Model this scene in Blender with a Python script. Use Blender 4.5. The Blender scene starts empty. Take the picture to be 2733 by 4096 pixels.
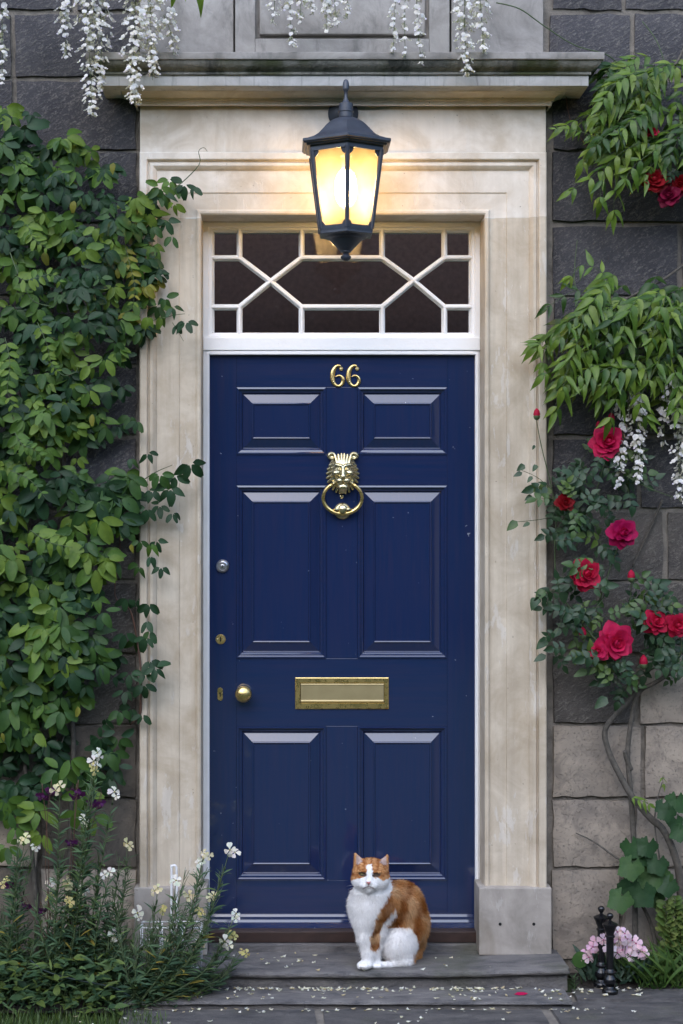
import bpy, bmesh, math, random
import numpy as np
from mathutils import Vector, Matrix, Euler, noise as mnoise

# ------------------------------------------------------------------ camera, sky, light
SC = bpy.context.scene
COL = SC.collection
PX, DIST, CX, HR = 0.0009, 6.0, 1120.0, 2128.0      # metres per photo pixel on the wall plane, viewing distance, eye point
CAMX, CAMZ = -0.225, 1.596
cam_d = bpy.data.cameras.new('camera')
cam = bpy.data.objects.new('camera', cam_d)
COL.objects.link(cam)
cam.location = (CAMX, -DIST, CAMZ)
cam.rotation_euler = (math.radians(90), 0, 0)
cam_d.sensor_fit = 'HORIZONTAL'
cam_d.sensor_width = 36
cam_d.lens = 36 * DIST / (2733 * PX)
cam_d.shift_x = (1366.5 - CX) / 2733
cam_d.shift_y = (HR - 2048) / 2733
cam_d.clip_end = 500
SC.camera = cam

SUN_EL, SUN_ROT = math.radians(40), math.radians(198)
world = bpy.data.worlds.new('World')
SC.world = world
world.use_nodes = True
wn = world.node_tree
sky_n = wn.nodes.new('ShaderNodeTexSky')
sky_n.sky_type = 'NISHITA'
sky_n.sun_disc = False
sky_n.sun_elevation = SUN_EL
sky_n.sun_rotation = SUN_ROT
sky_n.dust_density = 0.8
sky_n.ozone_density = 1.2
wn.nodes['Background'].inputs['Strength'].default_value = 0.15
wn.links.new(sky_n.outputs[0], wn.nodes['Background'].inputs['Color'])
sun_d = bpy.data.lights.new('sun', 'SUN')
sun_d.energy = 0.7
sun_d.angle = math.radians(100)
sun_d.color = (1.0, 0.97, 0.93)
sun = bpy.data.objects.new('sun', sun_d)
COL.objects.link(sun)
sdir = Vector((math.sin(SUN_ROT) * math.cos(SUN_EL), math.cos(SUN_ROT) * math.cos(SUN_EL), math.sin(SUN_EL)))
sun.rotation_euler = sdir.to_track_quat('Z', 'Y').to_euler()
sun.location = (0, -8, 8)
SC.view_settings.view_transform = 'Standard'
SC.view_settings.look = 'None'
SC.view_settings.exposure = 1.65
SC.view_settings.gamma = 1.0
SC.render.engine = 'CYCLES'
SC.cycles.use_denoising = True
SC.cycles.max_bounces = 8
SC.cycles.transparent_max_bounces = 16
SC.cycles.sample_clamp_indirect = 6.0
SC.cycles.caustics_reflective = False
SC.cycles.caustics_refractive = False

R = random.Random(7)
rad = math.radians


def P(px, py, y=0.0):
    """the point that stands at depth y where the photograph shows pixel (px, py)"""
    s = PX * (DIST + y) / DIST
    return Vector((CAMX + (px - CX) * s, y, CAMZ - (py - HR) * s))


# ------------------------------------------------------------------ node helpers and materials
class NT:
    def __init__(self, name):
        self.m = bpy.data.materials.new(name)
        self.m.use_nodes = True
        self.t = self.m.node_tree
        self.t.nodes.clear()
        self.out = self.t.nodes.new('ShaderNodeOutputMaterial')

    def n(self, typ, ins=None, **props):
        nd = self.t.nodes.new('ShaderNode' + typ)
        for k, v in props.items():
            setattr(nd, k, v)
        for k, v in (ins or {}).items():
            self.put(nd.inputs[k], v)
        return nd

    def put(self, sock, v):
        if isinstance(v, bpy.types.NodeSocket):
            self.t.links.new(v, sock)
        elif isinstance(v, bpy.types.Node):
            self.t.links.new(v.outputs[0], sock)
        elif isinstance(v, tuple) and len(v) == 3 and sock.type == 'RGBA':
            sock.default_value = (*v, 1)
        else:
            sock.default_value = v

    def pos(self, scale=(1, 1, 1), rot=(0, 0, 0), obj=False):
        src = self.n('TexCoord').outputs['Object'] if obj else self.n('NewGeometry').outputs['Position']
        return self.n('Mapping', {'Vector': src, 'Scale': scale, 'Rotation': rot}).outputs[0]

    def noise(self, vec, scale, detail=4, rough=0.55, dist=0.0):
        return self.n('TexNoise', {'Vector': vec, 'Scale': scale, 'Detail': detail, 'Roughness': rough, 'Distortion': dist}).outputs[0]

    def ramp(self, fac, stops):
        r = self.n('ValToRGB', {'Fac': fac})
        cr = r.color_ramp
        while len(cr.elements) < len(stops):
            cr.elements.new(0.5)
        for e, (p, c) in zip(cr.elements, stops):
            e.position = p
            e.color = (c, c, c, 1) if not isinstance(c, tuple) else (*c, 1)
        return r.outputs[0]

    def mix(self, fac, a, b, mode='MIX'):
        nd = self.n('Mix', data_type='RGBA', blend_type=mode)
        for i, v in ((0, fac), (6, a), (7, b)):
            self.put(nd.inputs[i], v)
        return nd.outputs[2]

    def math(self, op, a, b=0.0):
        nd = self.n('Math', operation=op)
        self.put(nd.inputs[0], a)
        self.put(nd.inputs[1], b)
        return nd.outputs[0]

    def bump(self, h, strength=0.5, dist=0.002, prev=None):
        nd = self.n('Bump', {'Height': h, 'Strength': strength, 'Distance': dist})
        if prev is not None:
            self.put(nd.inputs['Normal'], prev)
        return nd.outputs[0]

    def bsdf(self, color, rough=0.8, normal=None, **kw):
        b = self.n('BsdfPrincipled', {'Base Color': color, 'Roughness': rough})
        if normal is not None:
            self.put(b.inputs['Normal'], normal)
        for k, v in kw.items():
            self.put(b.inputs[k.replace('_', ' ')], v)
        return b

    def done(self, shader):
        self.t.links.new(shader.outputs[0] if isinstance(shader, bpy.types.Node) else shader, self.out.inputs['Surface'])
        return self.m


M = {}


def simple(name, color, rough=0.6, metal=0.0, var=0.0, bump=0.0, scale=40.0, **kw):
    t = NT(name)
    c = color
    p = t.pos()
    if var:
        c = t.mix(t.ramp(t.noise(p, scale, 5), [(0.3, 0.0), (0.7, 1.0)]), tuple(v * (1 - var) for v in color), tuple(min(1, v * (1 + var)) for v in color))
    nm = t.bump(t.noise(p, scale * 3, 4), bump, 0.002) if bump else None
    M[name] = t.done(t.bsdf(c, rough, nm, Metallic=metal, **kw))
    return M[name]


def make_stone():
    # dark tooled wall blocks: the colour of each block is its own object colour
    t = NT('tooled_stone')
    oc = t.n('ObjectInfo').outputs['Color']
    p = t.pos()
    tool = t.noise(t.n('Mapping', {'Vector': t.pos((1, 1, 1), (0, rad(34), 0)), 'Scale': (18, 30, 52)}).outputs[0], 2.2, 5, 0.65, 0.8)
    big = t.noise(p, 5.0, 5, 0.6)
    grain = t.noise(p, 160, 3, 0.7)
    fleck = t.ramp(t.math('ADD', t.math('MULTIPLY', tool, 0.62), t.math('MULTIPLY', grain, 0.38)), [(0.50, 0.0), (0.62, 1.0)])
    c = t.mix(t.ramp(big, [(0.3, 0.0), (0.72, 1.0)]), t.mix(1.0, oc, (0.62, 0.62, 0.66), 'MULTIPLY'), t.mix(1.0, oc, (1.45, 1.4, 1.3), 'MULTIPLY'))
    c = t.mix(t.math('MULTIPLY', fleck, 0.75), c, t.mix(0.6, oc, (0.27, 0.25, 0.215)))
    h = t.math('ADD', t.math('MULTIPLY', tool, 1.0), t.math('MULTIPLY', grain, 0.35))
    M['stone'] = t.done(t.bsdf(c, 0.85, t.bump(h, 0.9, 0.009)))
    # worn sandstone near the ground
    t = NT('worn_sandstone')
    oc = t.n('ObjectInfo').outputs['Color']
    p = t.pos()
    big = t.noise(p, 7.0, 6, 0.62, 0.4)
    dark = t.ramp(t.noise(p, 9.5, 7, 0.68, 0.8), [(0.5, 0.0), (0.62, 1.0)])
    pit = t.ramp(t.noise(p, 120, 3, 0.7), [(0.3, 0.0), (0.42, 1.0)])
    c = t.mix(t.ramp(big, [(0.35, 0.0), (0.65, 1.0)]), t.mix(1.0, oc, (0.78, 0.77, 0.76), 'MULTIPLY'), t.mix(1.0, oc, (1.15, 1.12, 1.06), 'MULTIPLY'))
    c = t.mix(t.math('MULTIPLY', dark, 0.55), c, t.mix(1.0, oc, (0.42, 0.41, 0.42), 'MULTIPLY'))
    c = t.mix(t.math('MULTIPLY', t.math('SUBTRACT', 1.0, pit), 0.45), c, (0.06, 0.055, 0.05))
    h = t.math('ADD', t.math('MULTIPLY', big, 1.0), t.math('MULTIPLY', pit, 0.25))
    h = t.math('ADD', h, t.math('MULTIPLY', t.ramp(t.noise(p, 4.2, 7, 0.62, 0.3), [(0.57, 0.0), (0.60, 1.0)]), 0.22))
    M['sandstone'] = t.done(t.bsdf(c, 0.9, t.bump(h, 0.9, 0.007)))
    # mortar
    t = NT('mortar')
    p = t.pos()
    c = t.mix(t.ramp(t.noise(p, 14, 6, 0.65), [(0.3, 0.0), (0.7, 1.0)]), (0.115, 0.104, 0.09), (0.27, 0.24, 0.205))
    M['mortar'] = t.done(t.bsdf(c, 0.95, t.bump(t.noise(p, 90, 5, 0.7), 0.9, 0.006)))
    # painted, weathered ashlar of the door surround
    for nm, ca, cb in (('ashlar', (0.44, 0.365, 0.272), (0.61, 0.53, 0.42)), ('lamplit_ashlar', (0.55, 0.475, 0.38), (0.75, 0.69, 0.61)), ('plinth_stone', (0.25, 0.225, 0.195), (0.40, 0.36, 0.32))):  # lintel, frieze and bed mould tone lightened: lantern light painted into it
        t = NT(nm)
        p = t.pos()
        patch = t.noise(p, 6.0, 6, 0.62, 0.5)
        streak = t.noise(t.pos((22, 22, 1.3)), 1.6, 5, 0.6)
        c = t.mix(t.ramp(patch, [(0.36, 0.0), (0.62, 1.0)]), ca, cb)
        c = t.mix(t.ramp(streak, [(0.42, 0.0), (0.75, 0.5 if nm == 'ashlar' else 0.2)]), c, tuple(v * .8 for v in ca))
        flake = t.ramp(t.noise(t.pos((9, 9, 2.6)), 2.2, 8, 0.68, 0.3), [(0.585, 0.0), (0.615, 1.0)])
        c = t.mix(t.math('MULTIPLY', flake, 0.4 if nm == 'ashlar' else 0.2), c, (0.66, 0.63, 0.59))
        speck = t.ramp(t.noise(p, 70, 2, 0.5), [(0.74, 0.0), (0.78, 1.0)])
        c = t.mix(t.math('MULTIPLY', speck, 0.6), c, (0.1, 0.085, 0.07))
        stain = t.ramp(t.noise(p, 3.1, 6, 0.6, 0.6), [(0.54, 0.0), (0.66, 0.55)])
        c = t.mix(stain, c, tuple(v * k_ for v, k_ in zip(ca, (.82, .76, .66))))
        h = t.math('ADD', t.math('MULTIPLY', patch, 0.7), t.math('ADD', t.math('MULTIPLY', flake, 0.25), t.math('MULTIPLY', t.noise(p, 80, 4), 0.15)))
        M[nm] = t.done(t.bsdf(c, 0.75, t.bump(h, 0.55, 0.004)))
    # cornice and parapet: same stone with soot, lichen and moss
    for nm, ca, cb, ss in (('lichen_ashlar', (0.20, 0.185, 0.17), (0.37, 0.345, 0.32), (7, 7, 3)), ('skylit_streaked_ashlar', (0.36, 0.35, 0.335), (0.56, 0.55, 0.54), (26, 26, 2.2))):  # streaked corona copy is paler, with skylight painted into its tone
        t = NT(nm)
        p = t.pos()
        a = t.noise(p, 5.5, 7, 0.65, 0.6)
        c = t.mix(t.ramp(a, [(0.35, 0.0), (0.64, 1.0)]), ca, cb)
        soot = t.ramp(t.noise(t.pos(ss), 1.7, 7, 0.7, 0.5), [(0.53, 0.0), (0.70, 1.0)])
        c = t.mix(t.math('MULTIPLY', soot, 0.55), c, (0.07, 0.072, 0.068))
        M[nm] = t.done(t.bsdf(c, 0.85, t.bump(t.math('ADD', a, t.math('MULTIPLY', t.noise(p, 90, 4), 0.3)), 0.6, 0.005)))
    t = NT('mossy_stone')
    p = t.pos((1, 1, 1))
    a = t.noise(t.pos((3.2, 3.2, 1)), 3.0, 7, 0.68, 0.4)
    c = t.mix(t.ramp(a, [(0.36, 0.0), (0.55, 1.0)]), (0.045, 0.048, 0.042), (0.22, 0.215, 0.19))
    c = t.mix(t.ramp(t.noise(t.pos((2.3, 2, 2)), 2.1, 5, 0.6), [(0.5, 0.0), (0.63, 0.85)]), c, (0.05, 0.06, 0.018))
    M['mossy'] = t.done(t.bsdf(c, 0.95, t.bump(t.noise(p, 60, 5, 0.7), 0.9, 0.006)))
    # grey flags of the step and path
    for nm, kk in (('step', 1.0), ('paving_stone', .66)):
      t = NT(nm + '_slab')
      p = t.pos()
      a = t.noise(t.pos((3, 7, 7)), 2.4, 7, 0.66, 0.5)
      c = t.mix(t.ramp(a, [(0.33, 0.0), (0.66, 1.0)]), tuple(kk * v for v in (0.068, 0.066, 0.071)), tuple(kk * v for v in (0.185, 0.172, 0.164)))
      spot = t.ramp(t.noise(p, 55, 4, 0.7), [(0.62, 0.0), (0.72, 1.0)])
      c = t.mix(t.math('MULTIPLY', spot, 0.4), c, (0.28, 0.27, 0.24))
      g = t.ramp(t.noise(p, 3.5, 5), [(0.56, 0.0), (0.7, 0.5)])
      c = t.mix(g, c, (0.065, 0.07, 0.035))
      M[nm] = t.done(t.bsdf(c, 0.7, t.bump(t.math('ADD', a, t.math('MULTIPLY', t.noise(p, 70, 5, 0.7), 0.5)), 1.0, 0.014)))


make_stone()


def make_paints():
    # glossy navy door paint with brush grain along the wood
    for nm, sc in (('navy_v', (60, 60, 3.0)), ('navy_h', (3.0, 60, 60))):
        t = NT(nm)
        p = t.pos()
        grain = t.noise(t.pos(sc), 1.5, 5, 0.6, 0.3)
        c = t.mix(t.ramp(grain, [(0.3, 0.0), (0.75, 1.0)]), (0.008, 0.022, 0.074), (0.018, 0.024, 0.072))
        chip = t.ramp(t.noise(p, 46, 3, 0.6), [(0.745, 0.0), (0.76, 1.0)])
        c = t.mix(t.math('MULTIPLY', chip, 0.6), c, (0.42, 0.45, 0.52))
        rg = t.ramp(t.math('ADD', t.math('MULTIPLY', t.noise(p, 9, 4), .5), t.math('MULTIPLY', grain, .5)), [(0.3, 0.06), (0.7, 0.17)])
        M[nm] = t.done(t.bsdf(c, rg, t.bump(t.math('ADD', grain, t.math('MULTIPLY', t.noise(p, 30, 2), 0.6)), 0.10, 0.002), Specular_IOR_Level=0.55, Coat_Weight=0.8, Coat_Roughness=0.05, Coat_IOR=1.55))
    t = NT('white_paint')
    p = t.pos()
    chip = t.ramp(t.noise(p, 60, 5, 0.7), [(0.71, 0.0), (0.74, 1.0)])
    dirt = t.ramp(t.noise(p, 8, 6, 0.7), [(0.5, 0.0), (0.85, 0.35)])
    c = t.mix(dirt, (0.86, 0.86, 0.86), (0.66, 0.63, 0.58))
    c = t.mix(t.math('MULTIPLY', chip, 0.7), c, (0.2, 0.16, 0.12))
    M['white'] = t.done(t.bsdf(c, 0.4, t.bump(t.noise(t.pos((20, 20, 20)), 3, 4), 0.25, 0.003)))
    t = NT('brass')
    p = t.pos()
    tarn = t.ramp(t.noise(p, 38, 6, 0.7), [(0.42, 0.0), (0.72, 1.0)])
    c = t.mix(tarn, (0.95, 0.70, 0.29), (0.62, 0.46, 0.17))
    M['brass'] = t.done(t.bsdf(c, t.ramp(tarn, [(0, 0.24), (1, 0.42)]), t.bump(t.noise(p, 90, 3), 0.1, 0.001), Metallic=1.0))
    t = NT('old_brass')
    p = t.pos()
    c = t.mix(t.ramp(t.noise(p, 140, 4), [(0.35, 0.0), (0.7, 1.0)]), (0.85, 0.73, 0.44), (0.55, 0.46, 0.26))
    verd = t.ramp(t.noise(p, 75, 4, 0.65), [(0.5, 0.0), (0.62, 0.7)])
    c = t.mix(verd, c, (0.22, 0.28, 0.24))
    M['old_brass'] = t.done(t.bsdf(c, 0.27, t.bump(t.noise(p, 260, 3), 0.3, 0.001), Metallic=0.95))
    simple('steel', (0.5, 0.5, 0.52), 0.3, 1.0, 0.2)
    simple('black_hole', (0.004, 0.004, 0.004), 0.9)
    simple('lantern_iron', (0.030, 0.036, 0.052), 0.42, 0.0, 0.25, 0.25, 30, Specular_IOR_Level=0.6)
    simple('black_iron', (0.006, 0.006, 0.007), 0.2, 0.0, 0.3, 0.2, 45)
    simple('brown_sill', (0.035, 0.018, 0.014), 0.5, 0.0, 0.3, 0.2, 25)
    simple('hall_paint', (0.24, 0.135, 0.10), 0.8, 0.0, 0.2)
    simple('white_wire', (0.78, 0.78, 0.80), 0.35)
    simple('green_wire', (0.006, 0.022, 0.018), 0.5)
    t = NT('window_glass')
    lw = t.n('Fresnel', {'IOR': 1.52})
    fac = t.math('MULTIPLY', lw.outputs[0], 2.4)
    p = t.pos()
    wav = t.bump(t.noise(p, 7, 2), 0.06, 0.01)
    gl = t.n('BsdfGlossy', {'Color': (0.95, 0.97, 1.0), 'Roughness': 0.015, 'Normal': wav})
    tr = t.n('BsdfTransparent', {'Color': (0.86, 0.86, 0.86)})
    dust = t.ramp(t.noise(p, 60, 5, 0.75), [(0.62, 0.0), (0.8, 0.22)])
    df = t.n('BsdfDiffuse', {'Color': (0.4, 0.37, 0.33)})
    m1 = t.n('MixShader', {0: fac, 1: tr, 2: gl})
    M['glass'] = t.done(t.n('MixShader', {0: dust, 1: m1, 2: df}))
    # frosted amber lantern glass: lets the bulb's light through, scattered
    t = NT('frosted_glass')
    p = t.pos()
    st = t.noise(p, 28, 5, 0.65)
    tint = t.mix(t.ramp(st, [(0.3, 0.0), (0.7, 1.0)]), (0.22, 0.165, 0.082), (0.30, 0.235, 0.13))
    tl = t.n('BsdfTranslucent', {'Color': tint})
    tr = t.n('BsdfRefraction', {'Color': (0.95, 0.84, 0.62), 'IOR': 1.25, 'Roughness': 0.55})
    gl = t.n('BsdfGlossy', {'Color': (1, 1, 1), 'Roughness': 0.25})
    m0 = t.n('MixShader', {0: 0.42, 1: tl, 2: tr})
    m1 = t.n('MixShader', {0: 0.26, 1: m0, 2: t.n('BsdfTransparent', {'Color': (0.97, 0.86, 0.66)})})
    M['frosted'] = t.done(t.n('MixShader', {0: 0.04, 1: m1, 2: gl}))
    t = NT('lit_bulb')
    M['bulb'] = t.done(t.n('Emission', {'Color': (1.0, 0.72, 0.40), 'Strength': 54.0}))


make_paints()


# ------------------------------------------------------------------ mesh helpers
def link(o, parent=None):
    COL.objects.link(o)
    if parent is not None:
        o.parent = parent
        if parent.type == 'EMPTY':
            o.matrix_parent_inverse = Matrix.Translation(-parent.location)
    return o


def tag(o, label=None, cat=None, group=None, kind=None):
    if label:
        o['label'] = label
    if cat:
        o['category'] = cat
    if group:
        o['group'] = group
    if kind:
        o['kind'] = kind
    return o


def empty(name, loc=(0, 0, 0), label=None, cat=None, group=None, kind=None):
    o = bpy.data.objects.new(name, None)
    o.empty_display_size = 0.05
    o.location = loc
    COL.objects.link(o)
    return tag(o, label, cat, group, kind)


class MB:
    """collects vertices, faces and vertex colours for one mesh"""

    def __init__(self):
        self.v, self.f, self.c = [], [], []

    def add(self, vs, fs, col=None):
        k = len(self.v)
        self.v.extend([tuple(q) for q in vs])
        self.f.extend([tuple(i + k for i in f) for f in fs])
        if col is not None:
            self.c.extend([col] * len(vs))
        return self

    def box(self, x0, x1, y0, y1, z0, z1):
        vs = [(x, y, z) for x in (x0, x1) for y in (y0, y1) for z in (z0, z1)]
        return self.add(vs, [(0, 1, 3, 2), (4, 6, 7, 5), (0, 4, 5, 1), (2, 3, 7, 6), (0, 2, 6, 4), (1, 5, 7, 3)])

    def tube(self, pts, radii, sides=6, col=None, caps=True):
        pts = [Vector(p) for p in pts]
        if not hasattr(radii, '__len__'):
            radii = [radii] * len(pts)
        n = len(pts)
        vs, fs = [], []
        up = Vector((0.31, 0.17, 0.93)).normalized()
        for i, p in enumerate(pts):
            d = (pts[min(i + 1, n - 1)] - pts[max(i - 1, 0)])
            d = d.normalized() if d.length > 1e-9 else Vector((0, 0, 1))
            a = d.cross(up)
            if a.length < 1e-3:
                a = d.cross(Vector((1, 0, 0)))
            a.normalize()
            b = d.cross(a)
            for k in range(sides):
                w = 2 * math.pi * k / sides
                vs.append(p + (a * math.cos(w) + b * math.sin(w)) * radii[i])
        for i in range(n - 1):
            for k in range(sides):
                k2 = (k + 1) % sides
                fs.append((i * sides + k, i * sides + k2, (i + 1) * sides + k2, (i + 1) * sides + k))
        if caps:
            fs.append(tuple(range(sides))[::-1])
            fs.append(tuple((n - 1) * sides + k for k in range(sides)))
        return self.add(vs, fs, col)

    def lathe(self, prof, c=(0, 0, 0), axis='z', sides=24, phase=0.0, sx=1.0):
        """prof: (radius, height) pairs, revolved about the axis through c"""
        vs, fs = [], []
        c = Vector(c)
        for r, h in prof:
            for k in range(sides):
                w = 2 * math.pi * (k / sides) + phase
                if axis == 'z':
                    vs.append(c + Vector((r * math.cos(w) * sx, r * math.sin(w), h)))
                else:
                    vs.append(c + Vector((r * math.cos(w) * sx, -h, r * math.sin(w))))
        n = len(prof)
        for i in range(n - 1):
            for k in range(sides):
                k2 = (k + 1) % sides
                q = (i * sides + k, i * sides + k2, (i + 1) * sides + k2, (i + 1) * sides + k)
                fs.append(q)
        fs.append(tuple(range(sides))[::-1])
        fs.append(tuple((n - 1) * sides + k for k in range(sides)))
        return self.add(vs, fs)

    def mesh(self, name, mat, smooth=False):
        me = bpy.data.meshes.new(name)
        me.from_pydata(self.v, [], self.f)
        if mat is not None:
            me.materials.append(M[mat] if isinstance(mat, str) else mat)
        if self.c:
            at = me.color_attributes.new('tint', 'FLOAT_COLOR', 'POINT')
            buf = np.ones((len(self.v), 4), np.float32)
            buf[:, :3] = np.array([q[:3] for q in self.c], np.float32)
            at.data.foreach_set('color', buf.ravel())
        if smooth:
            me.polygons.foreach_set('use_smooth', [True] * len(me.polygons))
        me.update()
        return me

    def build(self, name, mat, parent=None, smooth=False, fix=False, bevel=0.0, sharp=None):
        me = self.mesh(name, mat, smooth)
        if fix or bevel:
            bm = bmesh.new()
            bm.from_mesh(me)
            bmesh.ops.recalc_face_normals(bm, faces=bm.faces)
            if bevel:
                bmesh.ops.bevel(bm, geom=list(bm.edges), offset=bevel, segments=2, affect='EDGES', profile=0.6)
            bm.to_mesh(me)
            bm.free()
            if smooth:
                me.polygons.foreach_set('use_smooth', [True] * len(me.polygons))
        if sharp is not None:
            me.set_sharp_from_angle(angle=rad(sharp))
        return link(bpy.data.objects.new(name, me), parent)


def pbox(name, mat, parent, px0, px1, py0, py1, yf, yb, bevel=0.0):
    """a box whose front face fills these photo pixels at depth yf and that reaches back to yb"""
    a, b = P(px0, py1, yf), P(px1, py0, yf)
    return MB().box(a.x, b.x, yf, yb, a.z, b.z).build(name, mat, parent, bevel=bevel, fix=True)


# ------------------------------------------------------------------ the ground
def sheet(name, x0, x1, y0, y1, z, mat, kind='structure'):
    o = MB().add([(x0, y0, z), (x1, y0, z), (x1, y1, z), (x0, y1, z)], [(0, 1, 2, 3)]).build(name, mat)
    tag(o, kind=kind)
    return o


t = NT('turf')
p = t.pos()
M['turf'] = t.done(t.bsdf(t.mix(t.noise(p, 3, 6), (0.022, 0.040, 0.010), (0.05, 0.075, 0.02)), 0.9, t.bump(t.noise(p, 120, 4), 1.0, 0.01)))
t = NT('soil')
p = t.pos()
M['soil'] = t.done(t.bsdf(t.mix(t.noise(p, 30, 6, 0.7), (0.014, 0.011, 0.009), (0.055, 0.045, 0.036)), 0.95, t.bump(t.noise(p, 60, 6, 0.75), 1.0, 0.02)))
sheet('ground', -90, 90, -120, 60, -0.016, 'turf')


def soil_bed(name, x0, x1, y0, y1, z, n=26):
    mb = MB()
    vs = []
    for j in range(n // 2):
        for i in range(n):
            x, y = x0 + (x1 - x0) * i / (n - 1), y0 + (y1 - y0) * j / (n // 2 - 1)
            edge = min(1, 4 * min(j, n // 2 - 1 - j + 3) / n)
            vs.append((x, y, z + edge * 0.02 * mnoise.noise((x * 9, y * 9, 3)) + 0.012 * edge))
    fs = [(j * n + i, j * n + i + 1, (j + 1) * n + i + 1, (j + 1) * n + i) for j in range(n // 2 - 1) for i in range(n - 1)]
    o = mb.add(vs, fs).build(name, 'soil', smooth=True)
    return tag(o, kind='structure')


soil_bed('flower_bed', -3.0, P(480, 3960, -0.2).x, -0.47, 0.02, 0.0)
soil_bed('flower_bed', P(2300, 3960, -0.15).x, 3.0, -0.215, 0.02, 0.0)

pav = empty('paving', (0, -0.8, 0), kind='structure')
tag(MB().box(P(470, 4000, -.6).x, 3, -1.3, -0.20, -0.03, -0.006).build('joint_bed', 'mortar', pav))


def flag(px0, px1, y0, y1, z, name='flagstone'):
    rr = random.Random(int(px0 * 7 + y0 * 1000))
    ym = (y0 + y1) / 2
    x0, x1 = P(px0, 4000, ym).x, P(px1, 4000, ym).x
    n, m = 9, 4
    vs, fs = [], []
    for lay in (0, 1):
        for j in range(m):
            for i in range(n):
                u, v = i / (n - 1), j / (m - 1)
                e = 0.006 if lay == 0 else 0.0
                x = x0 + e + (x1 - x0 - 2 * e) * u
                y = y0 + e + (y1 - y0 - 2 * e) * v
                if i in (0, n - 1):
                    x += rr.uniform(-.006, .006)
                if j in (0, m - 1):
                    y += rr.uniform(-.005, .005)
                vs.append((x, y, z + rr.uniform(-.0015, .0015) if lay == 0 else z - 0.03))
    top = n * m
    for j in range(m - 1):
        for i in range(n - 1):
            fs.append((j * n + i, j * n + i + 1, (j + 1) * n + i + 1, (j + 1) * n + i))
    ring = [i for i in range(n)] + [(j + 1) * n - 1 for j in range(1, m)] + [(m - 1) * n + i for i in range(n - 2, -1, -1)] + [j * n for j in range(m - 2, 0, -1)]
    for k in range(len(ring)):
        a, b = ring[k], ring[(k + 1) % len(ring)]
        fs.append((a + top, b + top, b, a))
    return MB().add(vs, fs).build(name, 'paving_stone', pav, fix=True)


for a, b in ((470, 1272), (1298, 2205), (2225, 2980), (3000, 3600)):
    flag(a, b, -0.80 if a < 2200 else -0.74, -0.425 if a < 2200 else -0.345, 0.0 if a < 2200 else 0.003)
for a, b in ((2291, 2860), (2880, 3500)):
    flag(a, b, -0.335, -0.20, 0.008)
for a, b in ((760, 1500), (1525, 2350), (2375, 3100)):
    flag(a, b, -1.25, -0.815, -0.002)


# ------------------------------------------------------------------ the stone wall, block by block
wall = empty('house_wall', (0, 0.1, 0), 'dark sooty squared stone house wall on both sides of the blue door', 'wall')
XL, XR = P(720, 0).x, P(2030, 0).x
ZT = P(0, 735).z
MB().box(-9, XL, .012, .34, -.1, 6.5).box(XR, 9, .012, .34, -.1, 6.5).box(XL, XR, .012, .34, ZT, 6.5).build('mortar_bed', 'mortar', wall)
ROWS = [(-540, -268), (-255, 32), (54, 300), (322, 594), (608, 880), (903, 1178), (1192, 1455), (1470, 1735), (1758, 2028), (2050, 2318),
        (2335, 2608), (2628, 2893), (2908, 3188), (3203, 3468), (3484, 3840)]
RJ = {2: [2202, 2532], 3: [2218, 2620], 4: [2215, 2760], 5: [2215, 2725], 8: [2216, 2560], 9: [2215, 2665], 10: [2215, 2400], 11: [2218, 2555],
      12: [2216, 2575], 13: [2215, 2540], 14: [2214, 2490]}
LJ = {2: [545, 50, -300], 3: [542, 54, -330]}


def stone_block(px0, px1, py0, py1, row, rr):
    yf = -0.006 - rr.random() * 0.008
    a, b = P(px0, py1, yf), P(px1, py0, yf)
    nx, nz = (8, 5) if px1 - px0 > 220 else (5, 5)
    vs, fs = [], []
    for lay in (0, 1):
        for j in range(nz):
            for i in range(nx):
                u, v = i / (nx - 1), j / (nz - 1)
                edge = i in (0, nx - 1) or j in (0, nz - 1)
                x, z = a.x + (b.x - a.x) * u, a.z + (b.z - a.z) * v
                y = yf + ((0.007 if row < 12 else .003) + rr.random() * .005 if edge else rr.uniform(-.003, .003)) if lay == 0 else 0.03
                if lay == 0 or edge:
                    x += rr.uniform(-.004, .004)
                    z += rr.uniform(-.004, .004)
                vs.append((x, y, z))
    n, m = nx, nz
    top = n * m
    for j in range(m - 1):
        for i in range(n - 1):
            fs.append((j * n + i, j * n + i + 1, (j + 1) * n + i + 1, (j + 1) * n + i))
    ring = [i for i in range(n)] + [(j + 1) * n - 1 for j in range(1, m)] + [(m - 1) * n + i for i in range(n - 2, -1, -1)] + [j * n for j in range(m - 2, 0, -1)]
    for k in range(len(ring)):
        q, w = ring[k], ring[(k + 1) % len(ring)]
        fs.append((q + top, w + top, w, q))
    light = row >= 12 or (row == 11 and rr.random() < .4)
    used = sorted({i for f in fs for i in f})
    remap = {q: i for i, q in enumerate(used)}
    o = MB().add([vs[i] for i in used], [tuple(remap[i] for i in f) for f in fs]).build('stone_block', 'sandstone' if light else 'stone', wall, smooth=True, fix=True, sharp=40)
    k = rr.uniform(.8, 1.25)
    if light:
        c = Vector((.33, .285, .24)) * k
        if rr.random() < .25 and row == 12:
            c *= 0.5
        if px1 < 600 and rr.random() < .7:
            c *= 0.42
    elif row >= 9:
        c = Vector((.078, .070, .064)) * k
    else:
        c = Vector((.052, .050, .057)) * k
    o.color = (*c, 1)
    return o


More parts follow.
